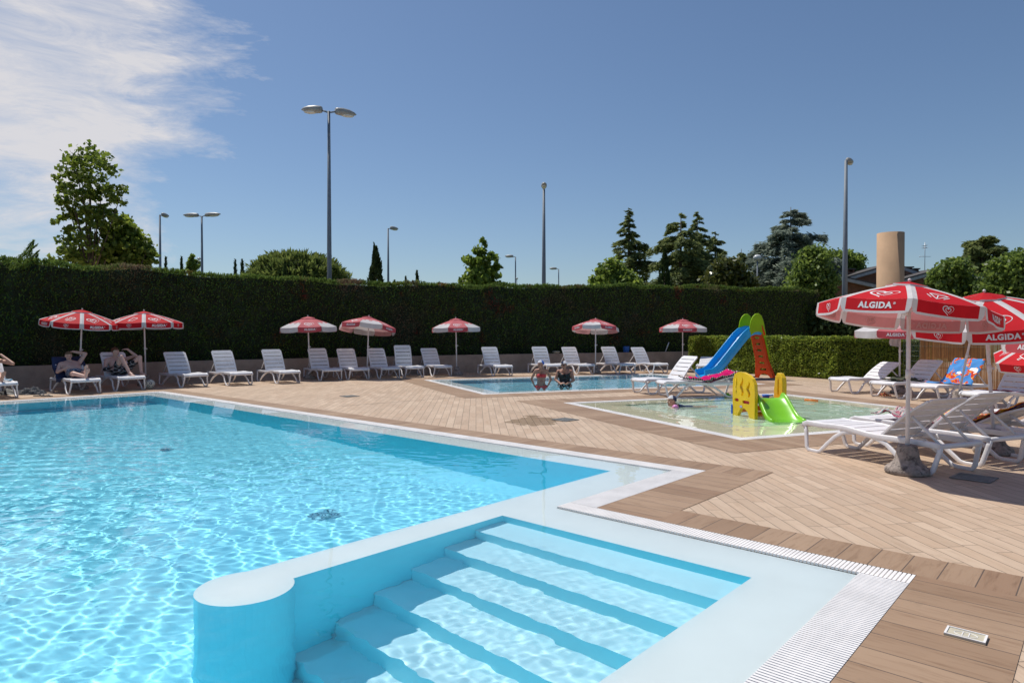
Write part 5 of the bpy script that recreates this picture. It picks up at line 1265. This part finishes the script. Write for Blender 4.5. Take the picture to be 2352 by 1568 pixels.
TH = hedge('tall_hedge', 'tall clipped dark cypress hedge running behind the low wall', HL, 1.5, lambda f: .0, lambda f: 3.52+.10*math.sin(f*9)-.06*max(0, .25-f)*4+.10*f+.03*math.sin(f*61)+.025*math.sin(f*143+1)+.05*noise.noise(Vector((f*30, 2.0, 5.0))), (M['hcore'], M['hleaf']), .11, 66000, 34000, .07, 3, aspect=.30, top_up=.9)
# feathery untrimmed shoots on the hedge top at the left
rg = np.random.default_rng(8); C = []; A_ = []
for x, Z, h, a in ((4, 18.2, .95, .9), (18, 18.4, .75, .7), (30, 18.6, .85, 1.2), (-12, 18.1, 1.1, .6), (44, 18.9, .5, 1.1), (300, 22.5, .35, 1.2), (320, 22.6, .3, 1.0), (560, 24.2, .22, 1.3), (640, 24.6, .18, .9), (900, 27.0, .2, 1.4), (1000, 27.6, .2, 1.0), (1330, 30.0, .22, 1.2)):
    b = Vector((px(x, Z), Z+.5, 3.4 if x < 500 else 3.55)); d = Vector((math.cos(a), -.1, math.sin(a))).normalized()
    for t in np.linspace(.0, 1, 40):
        p = b+d*h*t
        for _ in range(7): C.append(p+Vector(rg.normal(size=3))*.05*(1.1-t)); A_.append(d+Vector(rg.normal(size=3))*.45)
mkobj('shoots', leafmesh('shoots', np.array([tuple(v) for v in C]), .10, [M['hleaf']], aspect=.22, axis=np.array([tuple(v) for v in A_])), TH)
M['lcore'] = pm('low_hedge_interior_painted_shade', (.022, .034, .010), 1, .3, 3)  # inner shade of the low hedge put into its core colour
M['lleaf'] = leafmat('glossy_hedge_leaves', (.10, .16, .02), (.34, .42, .07), .30, .46, .6)
LHL = [(7.6, 28.6), (8.4, 27.2), (10.95, 22.4), (13.5, 21.5)]
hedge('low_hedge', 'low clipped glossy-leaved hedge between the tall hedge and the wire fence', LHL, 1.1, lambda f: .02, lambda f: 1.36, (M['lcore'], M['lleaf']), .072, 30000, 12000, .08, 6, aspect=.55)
# reed screen
b0, b1 = Vector((12.0, 19.6, 0)), Vector((14.6, 15.2, 0)); d = (b1-b0).normalized(); nr = Vector((d.y, -d.x, 0)); Ls = (b1-b0).length
m, nt, b, out = newmat('split_reed'); g = N(nt, 'ShaderNodeNewGeometry'); tc = N(nt, 'ShaderNodeTexCoord').outputs['Object']
nt.links.new(mixc(nt, .6, ramp(nt, g.outputs['Random Per Island'], [(0, (.22, .09, .028)), (.5, (.40, .19, .062)), (1, (.54, .29, .11))]), ramp(nt, noise_n(nt, tc, 2.2, 4), [(.35, (.26, .11, .035)), (.65, (.47, .235, .08))])), b.inputs['Base Color']); b.inputs['Roughness'].default_value = .7; M['reed'] = m
rd = MB(); rg = random.Random(5); n = 560
for i in range(n):
    t = (i+.5)/n*Ls; p = b0+d*t+nr*rg.uniform(-.006, .006); w = Ls/n*rg.uniform(.42, .62); hh = 1.62+rg.uniform(-.05, .03); lean = d*rg.uniform(-.012, .012)
    V = []
    for z, o_ in ((.02, Vector()), (hh, lean)):
        V += [p+o_-d*w+Vector((0, 0, z)), p+o_-nr*w*.8*-1+Vector((0, 0, z)), p+o_+d*w+Vector((0, 0, z)), p+o_-nr*w*.8+Vector((0, 0, z))]
    rd.add(V, [(0, 1, 5, 4), (1, 2, 6, 5), (2, 3, 7, 6), (3, 0, 4, 7), (4, 5, 6, 7)], M['reed'])
sc_ = thing('reed_screen', 'brown split-reed screen fence behind the right-hand loungers', 'fence', b0)
o = rd.obj('reeds', sc_); o.matrix_parent_inverse = sc_.matrix_world.inverted() if False else Matrix.Translation(-b0)
wr = MB()
for z in (.3, .75, 1.18, 1.5): wr.tube([b0+nr*.014*-1+Vector((0, 0, z)), b1+nr*.014*-1+Vector((0, 0, z))], .003, M['wire'], 5); wr.tube([b0+nr*.014+Vector((0, 0, z)), b1+nr*.014+Vector((0, 0, z))], .003, M['wire'], 5)
o = wr.obj('wires', sc_); o.matrix_parent_inverse = Matrix.Translation(-b0)
# wire-mesh fence with its wide green post
f0 = Vector((px(2076, 20.6), 20.6, 0)); f1 = Vector((px(2124, 19.9), 19.9, 0)); fdv = (f1-f0).normalized(); WF = thing('wire_fence', 'dark green wire mesh fence panel and post beside the reed screen', 'fence', f0)
g = MB(); L_ = (f1-f0).length
for k in range(11): g.tube([Vector((0, 0, .1+k*.155)), fdv*L_+Vector((0, 0, .1+k*.155))], .0045, M['wire'], 5)
for k in range(12): p = fdv*L_*k/11; g.tube([p+Vector((0, 0, .05)), p+Vector((0, 0, 1.7))], .0035, M['wire'], 5)
g.obj('mesh_panel', WF); g = MB(); g.box(tuple(fdv*(L_-.08)+Vector((.0, .03, .9))), (.085, .085, 1.8), M['dkgreen']); g.box(tuple(fdv*(L_-.08)+Vector((.0, .03, 1.81))), (.1, .1, .02), M['dkgreen']); g.obj('post', WF, bevel=.008)
g = MB(); g.box(tuple(fdv*(L_+.06)+Vector((0, .05, .88))), (.10, .04, 1.76), M['dkgreen']); g.obj('post', WF, bevel=.006)
# small things on the low wall
g = MB(); c = Vector((px(1447, 31.1), 29.2, .74)); c = Vector((5.0, 29.15, .74)); g.lathe([(.12, 0), (.15, .24), (.16, .25), (.14, .25)], M['capblue'], 16, c); tag(g.obj('bucket'), 'blue bucket standing on the low wall behind the back row', 'bucket')
g = MB(); c = Vector((6.9, 29.95, .74)); g.tube([c, c+Vector((.18, .1, .42))], .022, M['whitepole'], 8); tag(g.obj('stick'), 'white stick leaning on the hedge above the low wall', 'stick')
g = MB(); c = Vector((1.85, 27.9, .70)); g.lathe([(.07, 0), (.09, .03), (.16, .08), (.17, .11), (.12, .12)], M['lid'], 14, c); tag(g.obj('bowl'), 'cream bowl on the low wall behind the red bikini woman', 'bowl')

# ------------------------------------------------------------------ lamp posts
def lamp_head(mb, gl, c, d, L=.95):
    d = Vector((d[0], d[1], .05)).normalized(); u = Vector((0, 0, 1)); s_ = d.cross(u).normalized(); u = s_.cross(d)
    rot = Matrix((d, s_, u)).transposed(); V = []; prof = [(0, .5, .7), (.08, .75, .9), (.35, 1, 1), (.65, .95, .85), (.88, .65, .5), (1.0, .2, .15)]
    for x, w, h in prof:
        for k in range(12):
            th = 2*math.pi*k/12; y = math.cos(th)*.17*w; z = math.sin(th)*(.19*h if math.sin(th) > 0 else .13*h)
            V.append(c+rot @ Vector((x*L, y, z)))
    n = len(prof); mb.add(V, [(i*12+k, i*12+(k+1) % 12, (i+1)*12+(k+1) % 12, (i+1)*12+k) for i in range(n-1) for k in range(12)]+[tuple(range(11, -1, -1)), tuple(range((n-1)*12, n*12))], M['lamp'], True)
    gl.ball(c+rot @ Vector((L*.56, 0, -.085)), (.33*L, .135, .075), M['lampglass'], 14, rot)
def lamp_post(x, Z, ytop, label, heads, r=.085, lean=0):
    X = px(x, Z); H = pz(ytop, Z); t = thing('lamp_post', label, 'street lamp', (X, Z, 0), 0, 'street lamps beyond the hedge')
    g = MB(); g.tube([(0, 0, 0), (lean*H*.5, 0, H*.5), (lean*H, 0, H)], [r*1.25, r, r*.62], M['lampsteel'], 12); g.obj('pole', t)
    for a, L in heads:
        d = (math.cos(a), math.sin(a)); top = Vector((lean*H, 0, H-.05)); hb = MB(); gb = MB(); c = top+Vector((d[0]*.28, d[1]*.28, .10))
        lamp_head(hb, gb, c, d, L); hb.tube([top, top+Vector((d[0]*.34, d[1]*.34, .11))], .035, M['lampsteel'], 8)
        h = hb.obj('lamp_head', t); gb.obj('lamp_glass', h)
    return t
lamp_post(757, 27, 258, 'tallest grey lamp post with two lamp heads, rising behind the hedge left of centre', [(R(176), .85), (R(38), .9)], .09)
lamp_post(1939, 34, 370, 'tall lamp post with one small head just left of the concrete shaft', [(R(50), .85)], .12, .004)
lamp_post(1249, 40.7, 436, 'lamp post with its head seen end on, in the middle of the photo', [(R(-92), .95)], .12)
lamp_post(465, 50.5, 497, 'distant lamp post with two heads between the plane tree and the umbrella pine', [(R(172), 1.25), (R(-8), 1.25)], .10)
lamp_post(369, 50, 494, 'distant lamp post with one head just right of the plane tree', [(R(88), .9)], .10)
lamp_post(892, 56, 525, 'distant lamp post with one head beside the dark stout cypress', [(R(55), .9)], .10)
lamp_post(1184, 77, 590, 'far lamp post with one head right of the small light-green tree', [(R(165), 1.0)], .10)
lamp_post(1283, 91, 618, 'farthest lamp post with one head, standing right of the middle lamp post', [(R(170), 1.0)], .10)
def globe_post(x, Z, y, label, r=.22):
    t = thing('globe_lamp', label, 'street lamp', (px(x, Z), Z, 0), 0, 'street lamps beyond the hedge'); H = pz(y, Z); g = MB(); g.tube([(0, 0, 0), (0, 0, H)], [.07, .05], M['lampsteel'], 8); g.obj('pole', t); g = MB(); g.ball((0, 0, H+r*.4), (r, r, r*.75), M['lampglass'], 12); g.obj('globe', t)
globe_post(1739, 47, 596, 'lamp post with a pale globe standing among the conifers', .30)
globe_post(1187, 108, 641, 'tiny far lamp post with a pale globe below the far single-headed lamp'); globe_post(458, 80, 596, 'tiny far globe lamp touching the small tree left of the two-headed lamp')

# ------------------------------------------------------------------ trees
M['plane'] = leafmat('plane_tree_leaves', (.065, .115, .016), (.20, .27, .042), .5, .48, .4)
M['ash'] = leafmat('light_green_leaves', (.08, .14, .022), (.24, .33, .06), .5, .48, .4)
M['mid'] = leafmat('mid_green_leaves', (.07, .12, .024), (.22, .31, .065), .45, .48, .5)
M['pine'] = leafmat('umbrella_pine_needles', (.06, .10, .025), (.20, .25, .065), .6, .42, .3)
M['cedar'] = leafmat('cedar_needles', (.075, .11, .04), (.25, .29, .10), .65, .45, .3)
M['bluecedar'] = leafmat('blue_cedar_needles', (.11, .145, .12), (.32, .37, .29), .65, .45, .3)
M['cyp'] = leafmat('cypress_needles', (.02, .042, .014), (.065, .10, .03), .7, .28, .2)
M['magn'] = leafmat('magnolia_leaves', (.045, .065, .014), (.15, .16, .04), .28, .3, .6)
GT = 'trees beyond the hedge'
def trunkmesh(mb, pts, r): mb.tube(pts, r, M['bark'], 8)
def broadleaf(name, label, x, Z, blobs, leaf, n, mat, trunk=.16, seed=1, limbs=7, cat='tree', clump=.22, aspect=.6):
    """blobs: (xD, yD, radius in pixels, squash); crown of leaf clumps scattered through the blobs"""
    rg = np.random.default_rng(seed); X = px(x, Z); t = thing(name, label, cat, (X, Z, 0), 0, GT); k = Z/F; pts = []
    vol = np.array([b[2]**2.2 for b in blobs]); cnt = (vol/vol.sum()*n).astype(int)
    for (bx, by, br, sq), c_ in zip(blobs, cnt):
        ctr = np.array([px(bx, Z)-X, 0, pz(by, Z)]); R_ = br*k; nc = max(6, int(c_/20))
        d = rg.normal(size=(nc, 3)); d /= np.linalg.norm(d, axis=1, keepdims=True); r = np.minimum(.97, rg.uniform(.35, 1.03, nc)**.7); cc = ctr+d*r[:, None]*np.array([R_, R_*.9, R_*sq])
        per = max(1, c_//nc); p = np.repeat(cc, per, 0)+rg.normal(size=(nc*per, 3))*R_*clump*np.array([1, 1, .7]); pts.append(p)
    C = np.concatenate(pts); C = C[C[:, 2] > .3]
    ax = rg.normal(size=C.shape); ax[:, 2] -= .5
    me = leafmesh('crown', C, leaf, [mat], aspect=aspect, axis=ax); mkobj('crown', me, t)
    tr = MB(); top = pz(min(b[1] for b in blobs), Z); base = np.array([0, 0, 0]); mainb = blobs[0]
    tx = px(mainb[0], Z)-X; trunkmesh(tr, [(0, 0, -.05), (tx*.2, 0, top*.3), (tx*.6, .05, top*.6), (tx, 0, top*.92)], [trunk, trunk*.8, trunk*.5, trunk*.12])
    rr = random.Random(seed)
    for i in range(limbs):
        b = blobs[i % len(blobs)]; e = Vector((px(b[0]+rr.uniform(-.7, .7)*b[2], Z)-X, rr.uniform(-.6, .6)*b[2]*k, pz(b[1]-rr.uniform(-.3, .7)*b[2]*b[3], Z))); h = min(e.z*.7, top*.8)*rr.uniform(.55, .95); s_ = Vector((tx*min(1, h/top), 0, h))
        trunkmesh(tr, [s_, s_.lerp(e, .5)+Vector((0, 0, -.1)), e], [trunk*.35, trunk*.22, trunk*.06])
    tr.obj('trunk', t); return t
def conifer(name, label, x, Z, ytop, ybot, halfw, mat, seed=1, tiers=16, droop=.25, per=900, leaf=.26, shape=1.0, lean=0, up=0, gap=.0, asp=.22, top_flat=False):
    """trunk with whorled drooping branches that carry flat sprays of needles"""
    rg = np.random.default_rng(seed); X = px(x, Z); H = pz(ytop, Z); zb = max(.6, pz(ybot, Z)); Rm = halfw/F*Z; t = thing(name, label, 'tree', (X, Z, 0), 0, GT)
    tr = MB(); trunkmesh(tr, [(0, 0, -.05), (lean*.5*H, 0, H*.5), (lean*H, 0, H)], [.02*H+.06, .012*H+.03, .02]); C = []; A_ = []
    for i in range(tiers):
        f = (i+rg.uniform(-.3, .3))/tiers; f = min(max(f, 0), .985); z = zb+(H-zb)*f; nb = int(rg.integers(5, 8)); Rr = Rm*((1-f)**shape)*(1 if not top_flat else 1)+.12*Rm*(1-f)+.15
        z00 = z; f00 = f
        for b in range(nb):
            f = min(max(f00+rg.normal()*.75/tiers, 0), .985); z = zb+(H-zb)*f; Rr = Rm*((1-f)**shape)+.12*Rm*(1-f)+.15
            a = rg.uniform(0, 2*math.pi); L_ = Rr*rg.uniform(.45, 1.18)
            if rg.random() < gap: continue
            d = np.array([math.cos(a), math.sin(a), 0]); m_ = max(10, int(per/(tiers*6)*L_/Rm*6.0)); s_ = np.sqrt(rg.uniform(.02, 1, m_))
            zc = up*L_*s_-droop*L_*s_**2; wdt = .20*L_*(1-(s_*2-1)**2*.6)
            side = np.array([-d[1], d[0], 0]); lat = rg.normal(size=m_)*wdt*.55
            p = np.outer(s_*L_, d)+np.outer(lat, side); p[:, 2] += z+zc+rg.normal(size=m_)*.045*L_-np.abs(lat)*.35-rg.uniform(0, 1, m_)**2.5*.16*L_*s_; p[:, 0] += lean*z; C.append(p)
            ax = d*1.0+np.outer(np.sign(lat)*.7, side)+rg.normal(size=(m_, 3))*.35; ax[:, 2] -= droop*1.2*s_; A_.append(ax)
            if b < 4: trunkmesh(tr, [(lean*z, 0, z), (lean*z+d[0]*L_*.5, d[1]*L_*.5, z+up*L_*.5-droop*L_*.25), (lean*z+d[0]*L_*.9, d[1]*L_*.9, z+up*L_*.9-droop*L_*.81)], [.012*L_+.02, .008*L_+.012, .006])
    C = np.concatenate(C); A_ = np.concatenate(A_); mkobj('crown', leafmesh('crown', C, leaf, [mat], aspect=asp, axis=A_), t); tr.obj('trunk', t); return t
def cypress(name, label, x, Z, ytop, w, seed=1, n=2600, leaf=.28, mat=None, tips=0, ybot=None):
    rg = np.random.default_rng(seed); X = px(x, Z); H = pz(ytop, Z); Rm = w/F*Z; t = thing(name, label, 'tree', (X, Z, 0), 0, GT); zb = .4
    f = rg.uniform(0, 1, n)**.9; a = rg.uniform(0, 2*math.pi, n); prof = np.minimum(1, (1-f)*2.3)**.75*(.75+.25*np.minimum(1, f*5)); rr = Rm*prof*(.55+.5*np.sqrt(rg.uniform(0, 1, n)))*(1+.22*np.sin(a*3+f*23)+.12*np.sin(a*5-f*41))
    C = np.stack([rr*np.cos(a), rr*np.sin(a), zb+(H-zb)*f], 1); A_ = np.stack([np.cos(a)*.4, np.sin(a)*.4, np.full(n, 1.0)], 1)+rg.normal(size=(n, 3))*.28
    for k in range(tips):
        a0 = rg.uniform(0, 6.28); b = np.array([math.cos(a0)*Rm*rg.uniform(.3, .9), math.sin(a0)*Rm*.6, H*rg.uniform(.55, .93)]); m_ = 110; s_ = rg.uniform(0, 1, m_); L_ = H*.13
        p = b+np.outer(s_*L_, [math.cos(a0)*.18, math.sin(a0)*.18, 1])+rg.normal(size=(m_, 3))*(.13*(1.1-s_))[:, None]*Rm; C = np.concatenate([C, p]); A_ = np.concatenate([A_, np.tile([0, 0, 1.0], (m_, 1))+rg.normal(size=(m_, 3))*.3])
    mkobj('crown', leafmesh('crown', C, leaf, [mat or M['cyp']], aspect=.28, axis=A_), t); tr = MB(); trunkmesh(tr, [(0, 0, -.05), (0, 0, H*.9)], [.12, .03]); tr.obj('trunk', t); return t
# left: plane tree with a companion
broadleaf('plane_tree', 'tall open plane tree with big yellow-green leaves at the upper left', 208, 30, [(208, 385, 60, .75), (160, 420, 34, .8), (262, 440, 40, .8), (200, 470, 56, .8), (162, 520, 34, .9), (245, 505, 40, .9), (195, 575, 62, .7), (150, 590, 30, .8)], .21, 3600, M['plane'], .13, 3, 18, clump=.13, aspect=.8)
broadleaf('plane_tree', 'dense lower tree growing just right of the tall open plane tree', 290, 31, [(275, 530, 38, .9), (290, 580, 52, .9), (330, 590, 30, 1), (255, 600, 40, .8)], .22, 6200, M['plane'], .14, 4, 8, clump=.15, aspect=.8)
broadleaf('small_tree', 'small dark-leaved tree just left of the distant two-headed lamp post', 447, 62, [(447, 602, 14, 1.1), (442, 618, 12, 1)], .40, 700, M['mid'], .1, 5, 4, clump=.2)
broadleaf('plane_tree', 'single light-green young tree in the middle above the hedge', 1107, 48, [(1107, 565, 18, 1.25), (1100, 600, 33, .9), (1125, 605, 28, .9), (1105, 640, 44, .75), (1080, 645, 24, .8)], .34, 2500, M['ash'], .12, 6, 9, clump=.14, aspect=.8)
# umbrella pine: a wide dome of needle tufts
def umbrella_pine(label, Z, x0, x1, ytop, ybot, seed, mat, n=9000, leaf=.5):
    rg = np.random.default_rng(seed); xc = (x0+x1)/2; X = px(xc, Z); Rm = (x1-x0)/2/F*Z; H = pz(ytop, Z); zb = pz(ybot, Z); t = thing('umbrella_pine', label, 'tree', (X, Z, 0), 0, GT)
    nc = n//14; d = rg.normal(size=(nc, 3)); d[:, 2] = np.abs(d[:, 2]); d /= np.linalg.norm(d, axis=1, keepdims=True); bump = 1+.08*np.array([noise.noise(Vector(v*3.2)) for v in d]); r = rg.uniform(.86, 1.0, nc)*bump
    cc = d*r[:, None]*np.array([Rm, Rm*.9, H-zb]); cc[:, 2] += zb; C = np.repeat(cc, 14, 0)+rg.normal(size=(nc*14, 3))*.10*leaf*3; A_ = np.repeat(d, 14, 0)*.9+rg.normal(size=(nc*14, 3))*.5; A_[:, 2] += .5
    mkobj('crown', leafmesh('crown', C, leaf, [mat], aspect=.26, axis=A_), t)
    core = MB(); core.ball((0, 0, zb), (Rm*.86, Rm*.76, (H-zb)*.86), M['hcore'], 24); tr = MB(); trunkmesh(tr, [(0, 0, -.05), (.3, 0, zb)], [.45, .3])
    for k in range(7): a = k*.9; trunkmesh(tr, [(.3, 0, zb*.6), (math.cos(a)*Rm*.5, math.sin(a)*Rm*.5, zb), (math.cos(a)*Rm*.75, math.sin(a)*Rm*.7, zb+.4*(H-zb))], [.16, .10, .04])
    tr.obj('trunk', t); core.obj('inner_crown', t); return t
umbrella_pine('broad dome-shaped umbrella pine left of the tallest lamp post', 55, 568, 802, 582, 655, 3, M['pine'])
for x, y, Z, w, lb in ((382, 590, 66, 6, 'thin dark cypress right of the distant single-headed lamp, leftmost of the small cypresses'), (418, 591, 66, 6, 'thin dark cypress midway between the two left lamp posts'), (541, 597, 64, 6, 'thin dark cypress left of the umbrella pine, the farther from it of a close pair'), (557, 597, 64, 8, 'dark cypress touching the left side of the umbrella pine'), (655, 598, 50, 6, 'thin dark cypress in front of the middle of the umbrella pine'), (700, 606, 50, 5, 'short thin cypress in front of the right half of the umbrella pine'), (958, 623, 62, 6, 'tiny cypress tip above the hedge between stout cypress and light-green tree'), (932, 636, 62, 3, 'smallest cypress tip above the hedge right of the stout cypress')):
    cypress('cypress', lb, x, Z, y, w, int(x), 700, .42)
cypress('cypress', 'stout dark cypress with several tips beside a distant lamp post', 864, 40, 568, 19, 12, 4200, .26, tips=11)
# right group
broadleaf('bushy_tree', 'light-green bushy tree at the left end of the conifer group', 1408, 42, [(1405, 628, 34, .9), (1380, 640, 26, .9), (1440, 645, 28, .8), (1410, 660, 50, .6), (1455, 660, 22, .8)], .26, 8000, M['ash'], .12, 8, 6, clump=.17)
conifer('cedar', 'tall narrow cedar at the left of the conifer group', 1445, 56, 478, 680, 74, M['cedar'], 3, 24, .34, 5600, .42, .95, -.004, up=.24, gap=.12)
conifer('cedar', 'open cedar with long drooping tiers, tallest of the middle conifers', 1562, 52, 490, 690, 122, M['cedar'], 5, 18, .42, 7000, .45, .85, .004, up=.28, gap=.18)
conifer('cedar', 'slim cedar leaning right, directly behind the open drooping cedar', 1597, 56, 486, 690, 72, M['cedar'], 7, 22, .36, 4600, .42, 1.0, .012, up=.26, gap=.12)
cypress('cypress', 'dark column cypress in front of the open drooping cedar', 1526, 46, 572, 16, 31, 3000, .3)
conifer('cedar', 'pointed mid-size conifer right of the two tall cedars', 1642, 58, 532, 690, 84, M['cedar'], 11, 18, .32, 6000, .42, 1.0, up=.18)
conifer('cedar', 'smaller pointed conifer left of the big blue-grey cedar', 1702, 60, 572, 700, 80, M['cedar'], 13, 15, .32, 5600, .42, 1.0, up=.16)
broadleaf('magnolia', 'dark glossy broadleaf tree between the pointed conifers', 1672, 45, [(1672, 625, 34, 1), (1650, 645, 34, .9), (1700, 650, 30, .9)], .34, 4200, M['magn'], .12, 14, 4, clump=.2)
conifer('blue_cedar', 'broad blue-grey cedar, largest tree of the right-hand group', 1815, 50, 476, 690, 125, M['bluecedar'], 17, 22, .26, 13000, .42, .72, up=.24, gap=.05)
broadleaf('bushy_tree', 'bright green tree just left of the tall right-hand lamp post', 1868, 40, [(1868, 610, 44, .95), (1850, 650, 44, .95), (1890, 650, 40, 1), (1865, 585, 22, .9), (1870, 700, 50, .9)], .25, 10000, M['mid'], .14, 18, 6, clump=.17)
broadleaf('bushy_tree', 'rounded green tree behind the tall right-hand lamp post', 1938, 50, [(1938, 605, 38, .75), (1915, 615, 30, .8), (1955, 625, 28, .9)], .27, 7000, M['mid'], .14, 19, 5, clump=.17)
broadleaf('bushy_tree', 'small green treetop peeping out just right of the concrete shaft', 2082, 52, [(2082, 640, 18, .8)], .36, 700, M['mid'], .10, 23, 3, clump=.2)
conifer('flat_cedar', 'dark flat-topped cedar behind the brick houses at the right', 2255, 48, 545, 640, 84, M['cedar'], 21, 10, .18, 11000, .42, .55, up=.24)
broadleaf('bushy_tree', 'green tree growing in front of the right-hand brick house gable', 2185, 38, [(2185, 625, 38, .9), (2165, 650, 34, 1), (2210, 665, 40, .9), (2185, 690, 50, .8)], .24, 10000, M['mid'], .14, 25, 6, clump=.17)
broadleaf('bushy_tree', 'big green tree at the right edge of the photo', 2310, 36, [(2310, 625, 42, .9), (2345, 620, 44, 1), (2290, 660, 44, .9), (2340, 680, 60, .9), (2290, 700, 50, .8)], .23, 14000, M['mid'], .16, 26, 6, clump=.17)
conifer('cedar', 'conifer top showing above the big green tree at the right edge', 2352, 56, 572, 700, 40, M['bluecedar'], 27, 12, .22, 2600, .4, .9, up=.15)
broadleaf('dark_shrub', 'dark shrubbery closing the gap behind the end of the tall hedge', 1905, 33, [(1900, 730, 40, .9), (1950, 745, 44, .8), (2000, 750, 40, .8), (1925, 765, 50, .6)], .26, 5200, M['cyp'], .08, 28, 4, cat='shrub')

# ------------------------------------------------------------------ houses, shaft, antenna
def gable_house(name, label, Z, prof, depth, wx0, wx1, chim):
    """prof: roof outline in pixels from left eave over ridge to right eave"""
    X = px((wx0+wx1)/2, Z); t = thing(name, label, 'house', (X, Z, 0)); pr = [(px(a, Z)-X, pz(b, Z)) for a, b in prof]
    w = MB(); pts = [(pr[0][0]+.3, 0)]+[(pr[-1][0]-.3, 0)]+[(x-.3*(1 if i > len(pr)//2 else -1)*(1 if i in (0, len(pr)-1) else 0), z-.22) for i, (x, z) in list(enumerate(pr))[::-1]]
    tri = tessellate_polygon([[Vector((a, b, 0)) for a, b in pts]]); n = len(pts); fr = [(a, .25, b) for a, b in pts]; bk = [(a, depth, b) for a, b in pts]
    w.add(fr+bk, [t_ for t_ in tri]+[(i, (i+1) % n, n+(i+1) % n, n+i) for i in range(n)], M['brick']); wo = w.obj('wall', t)
    r = MB()
    for (a, b), (c, d) in zip(pr, pr[1:]):
        V = [(a, -.2, b), (c, -.2, d), (c, depth+.3, d), (a, depth+.3, b), (a, -.2, b-.16), (c, -.2, d-.16), (c, depth+.3, d-.16), (a, depth+.3, b-.16)]
        r.add(V, [(0, 1, 2, 3), (7, 6, 5, 4), (0, 4, 5, 1), (1, 5, 6, 2), (2, 6, 7, 3), (3, 7, 4, 0)], M['roof'])
    ro = r.obj('roof', t); e = MB()
    for (a, b), (c, d) in zip(pr, pr[1:]): e.add([(a, -.24, b-.10), (c, -.24, d-.10), (c, -.24, d-.30), (a, -.24, b-.30), (a, -.10, b-.17), (c, -.10, d-.17), (c, -.10, d-.30), (a, -.10, b-.30)], [(0, 3, 2, 1), (3, 7, 6, 2), (4, 5, 6, 7)], M['trim'])
    e.obj('eaves', t)
    for x0, x1, yt, yb in chim:
        c = MB(); a, b = px(x0, Z)-X, px(x1, Z)-X; zt, z0_ = pz(yt, Z), pz(yb, Z)-.5; wd = (b-a)
        c.box(((a+b)/2, 2.2, (zt-.25+z0_)/2), (wd, .8, zt-.25-z0_), M['brick'])
        for k in (-1, 1): c.box(((a+b)/2+k*wd*.36, 2.2, zt-.17), (wd*.2, .7, .18), M['brick'])
        c.box(((a+b)/2, 2.2, zt-.04), (wd*1.12, .95, .08), M['roof']); c.obj('chimney', ro)
    return t
gable_house('brick_house', 'dark brick house with a shallow gable left of the concrete shaft', 46, [(1902, 642), (1947, 634), (2050, 604), (2110, 625)], 9, 1902, 2110, [(1977, 1994, 611, 622)])
gable_house('brick_house', 'low brick wing with a sloping roof in front of the left brick house', 42, [(1890, 622), (1923, 632), (2020, 654), (2030, 657)], 3.2, 1890, 2030, [])
gable_house('brick_house', 'dark brick house with two chimneys right of the concrete shaft', 44, [(2050, 646), (2165, 614), (2280, 641)], 9, 2050, 2280, [(2116, 2134, 606, 622), (2137, 2149, 610, 618)])
Z = 31.5; g = MB(); X = px(2044, Z); r = 28/F*Z; H = pz(536, Z)
g.lathe([(r, -.05), (r, H), (r-.09, H), (r-.09, H-2.0), (.01, H-2.0)], M['shaft'], 48, (X, Z, 0), closed=False)
tag(g.obj('concrete_shaft'), 'tall tan cylindrical concrete shaft rising behind the largest parasol', 'shaft')
Z = 44; X = px(2166, Z); z0_ = pz(618, Z); z1 = pz(548, Z); AT = thing('tv_antenna', 'thin rooftop aerial on the right-hand brick house', 'antenna', (X, Z+2, z0_-.5))
g = MB(); g.tube([(0, 0, 0), (0, 0, z1-z0_+.5)], .022, M['greypole'], 6); g.obj('mast', AT); g = MB()
for zz, w, n_ in ((1.55, .40, 1), (2.15, .16, 3), (2.3, .12, 3)):
    g.tube([(-w, 0, zz), (w, 0, zz)], .014, M['greypole'], 5)
    for k in range(n_): g.tube([(-w*.6+k*w*.5, -.25, zz), (-w*.6+k*w*.5, .25, zz)], .010, M['greypole'], 5)
g.tube([(-.35, 0, .35), (-.05, 0, .45)], .02, M['greypole'], 5); g.obj('aerial', AT)
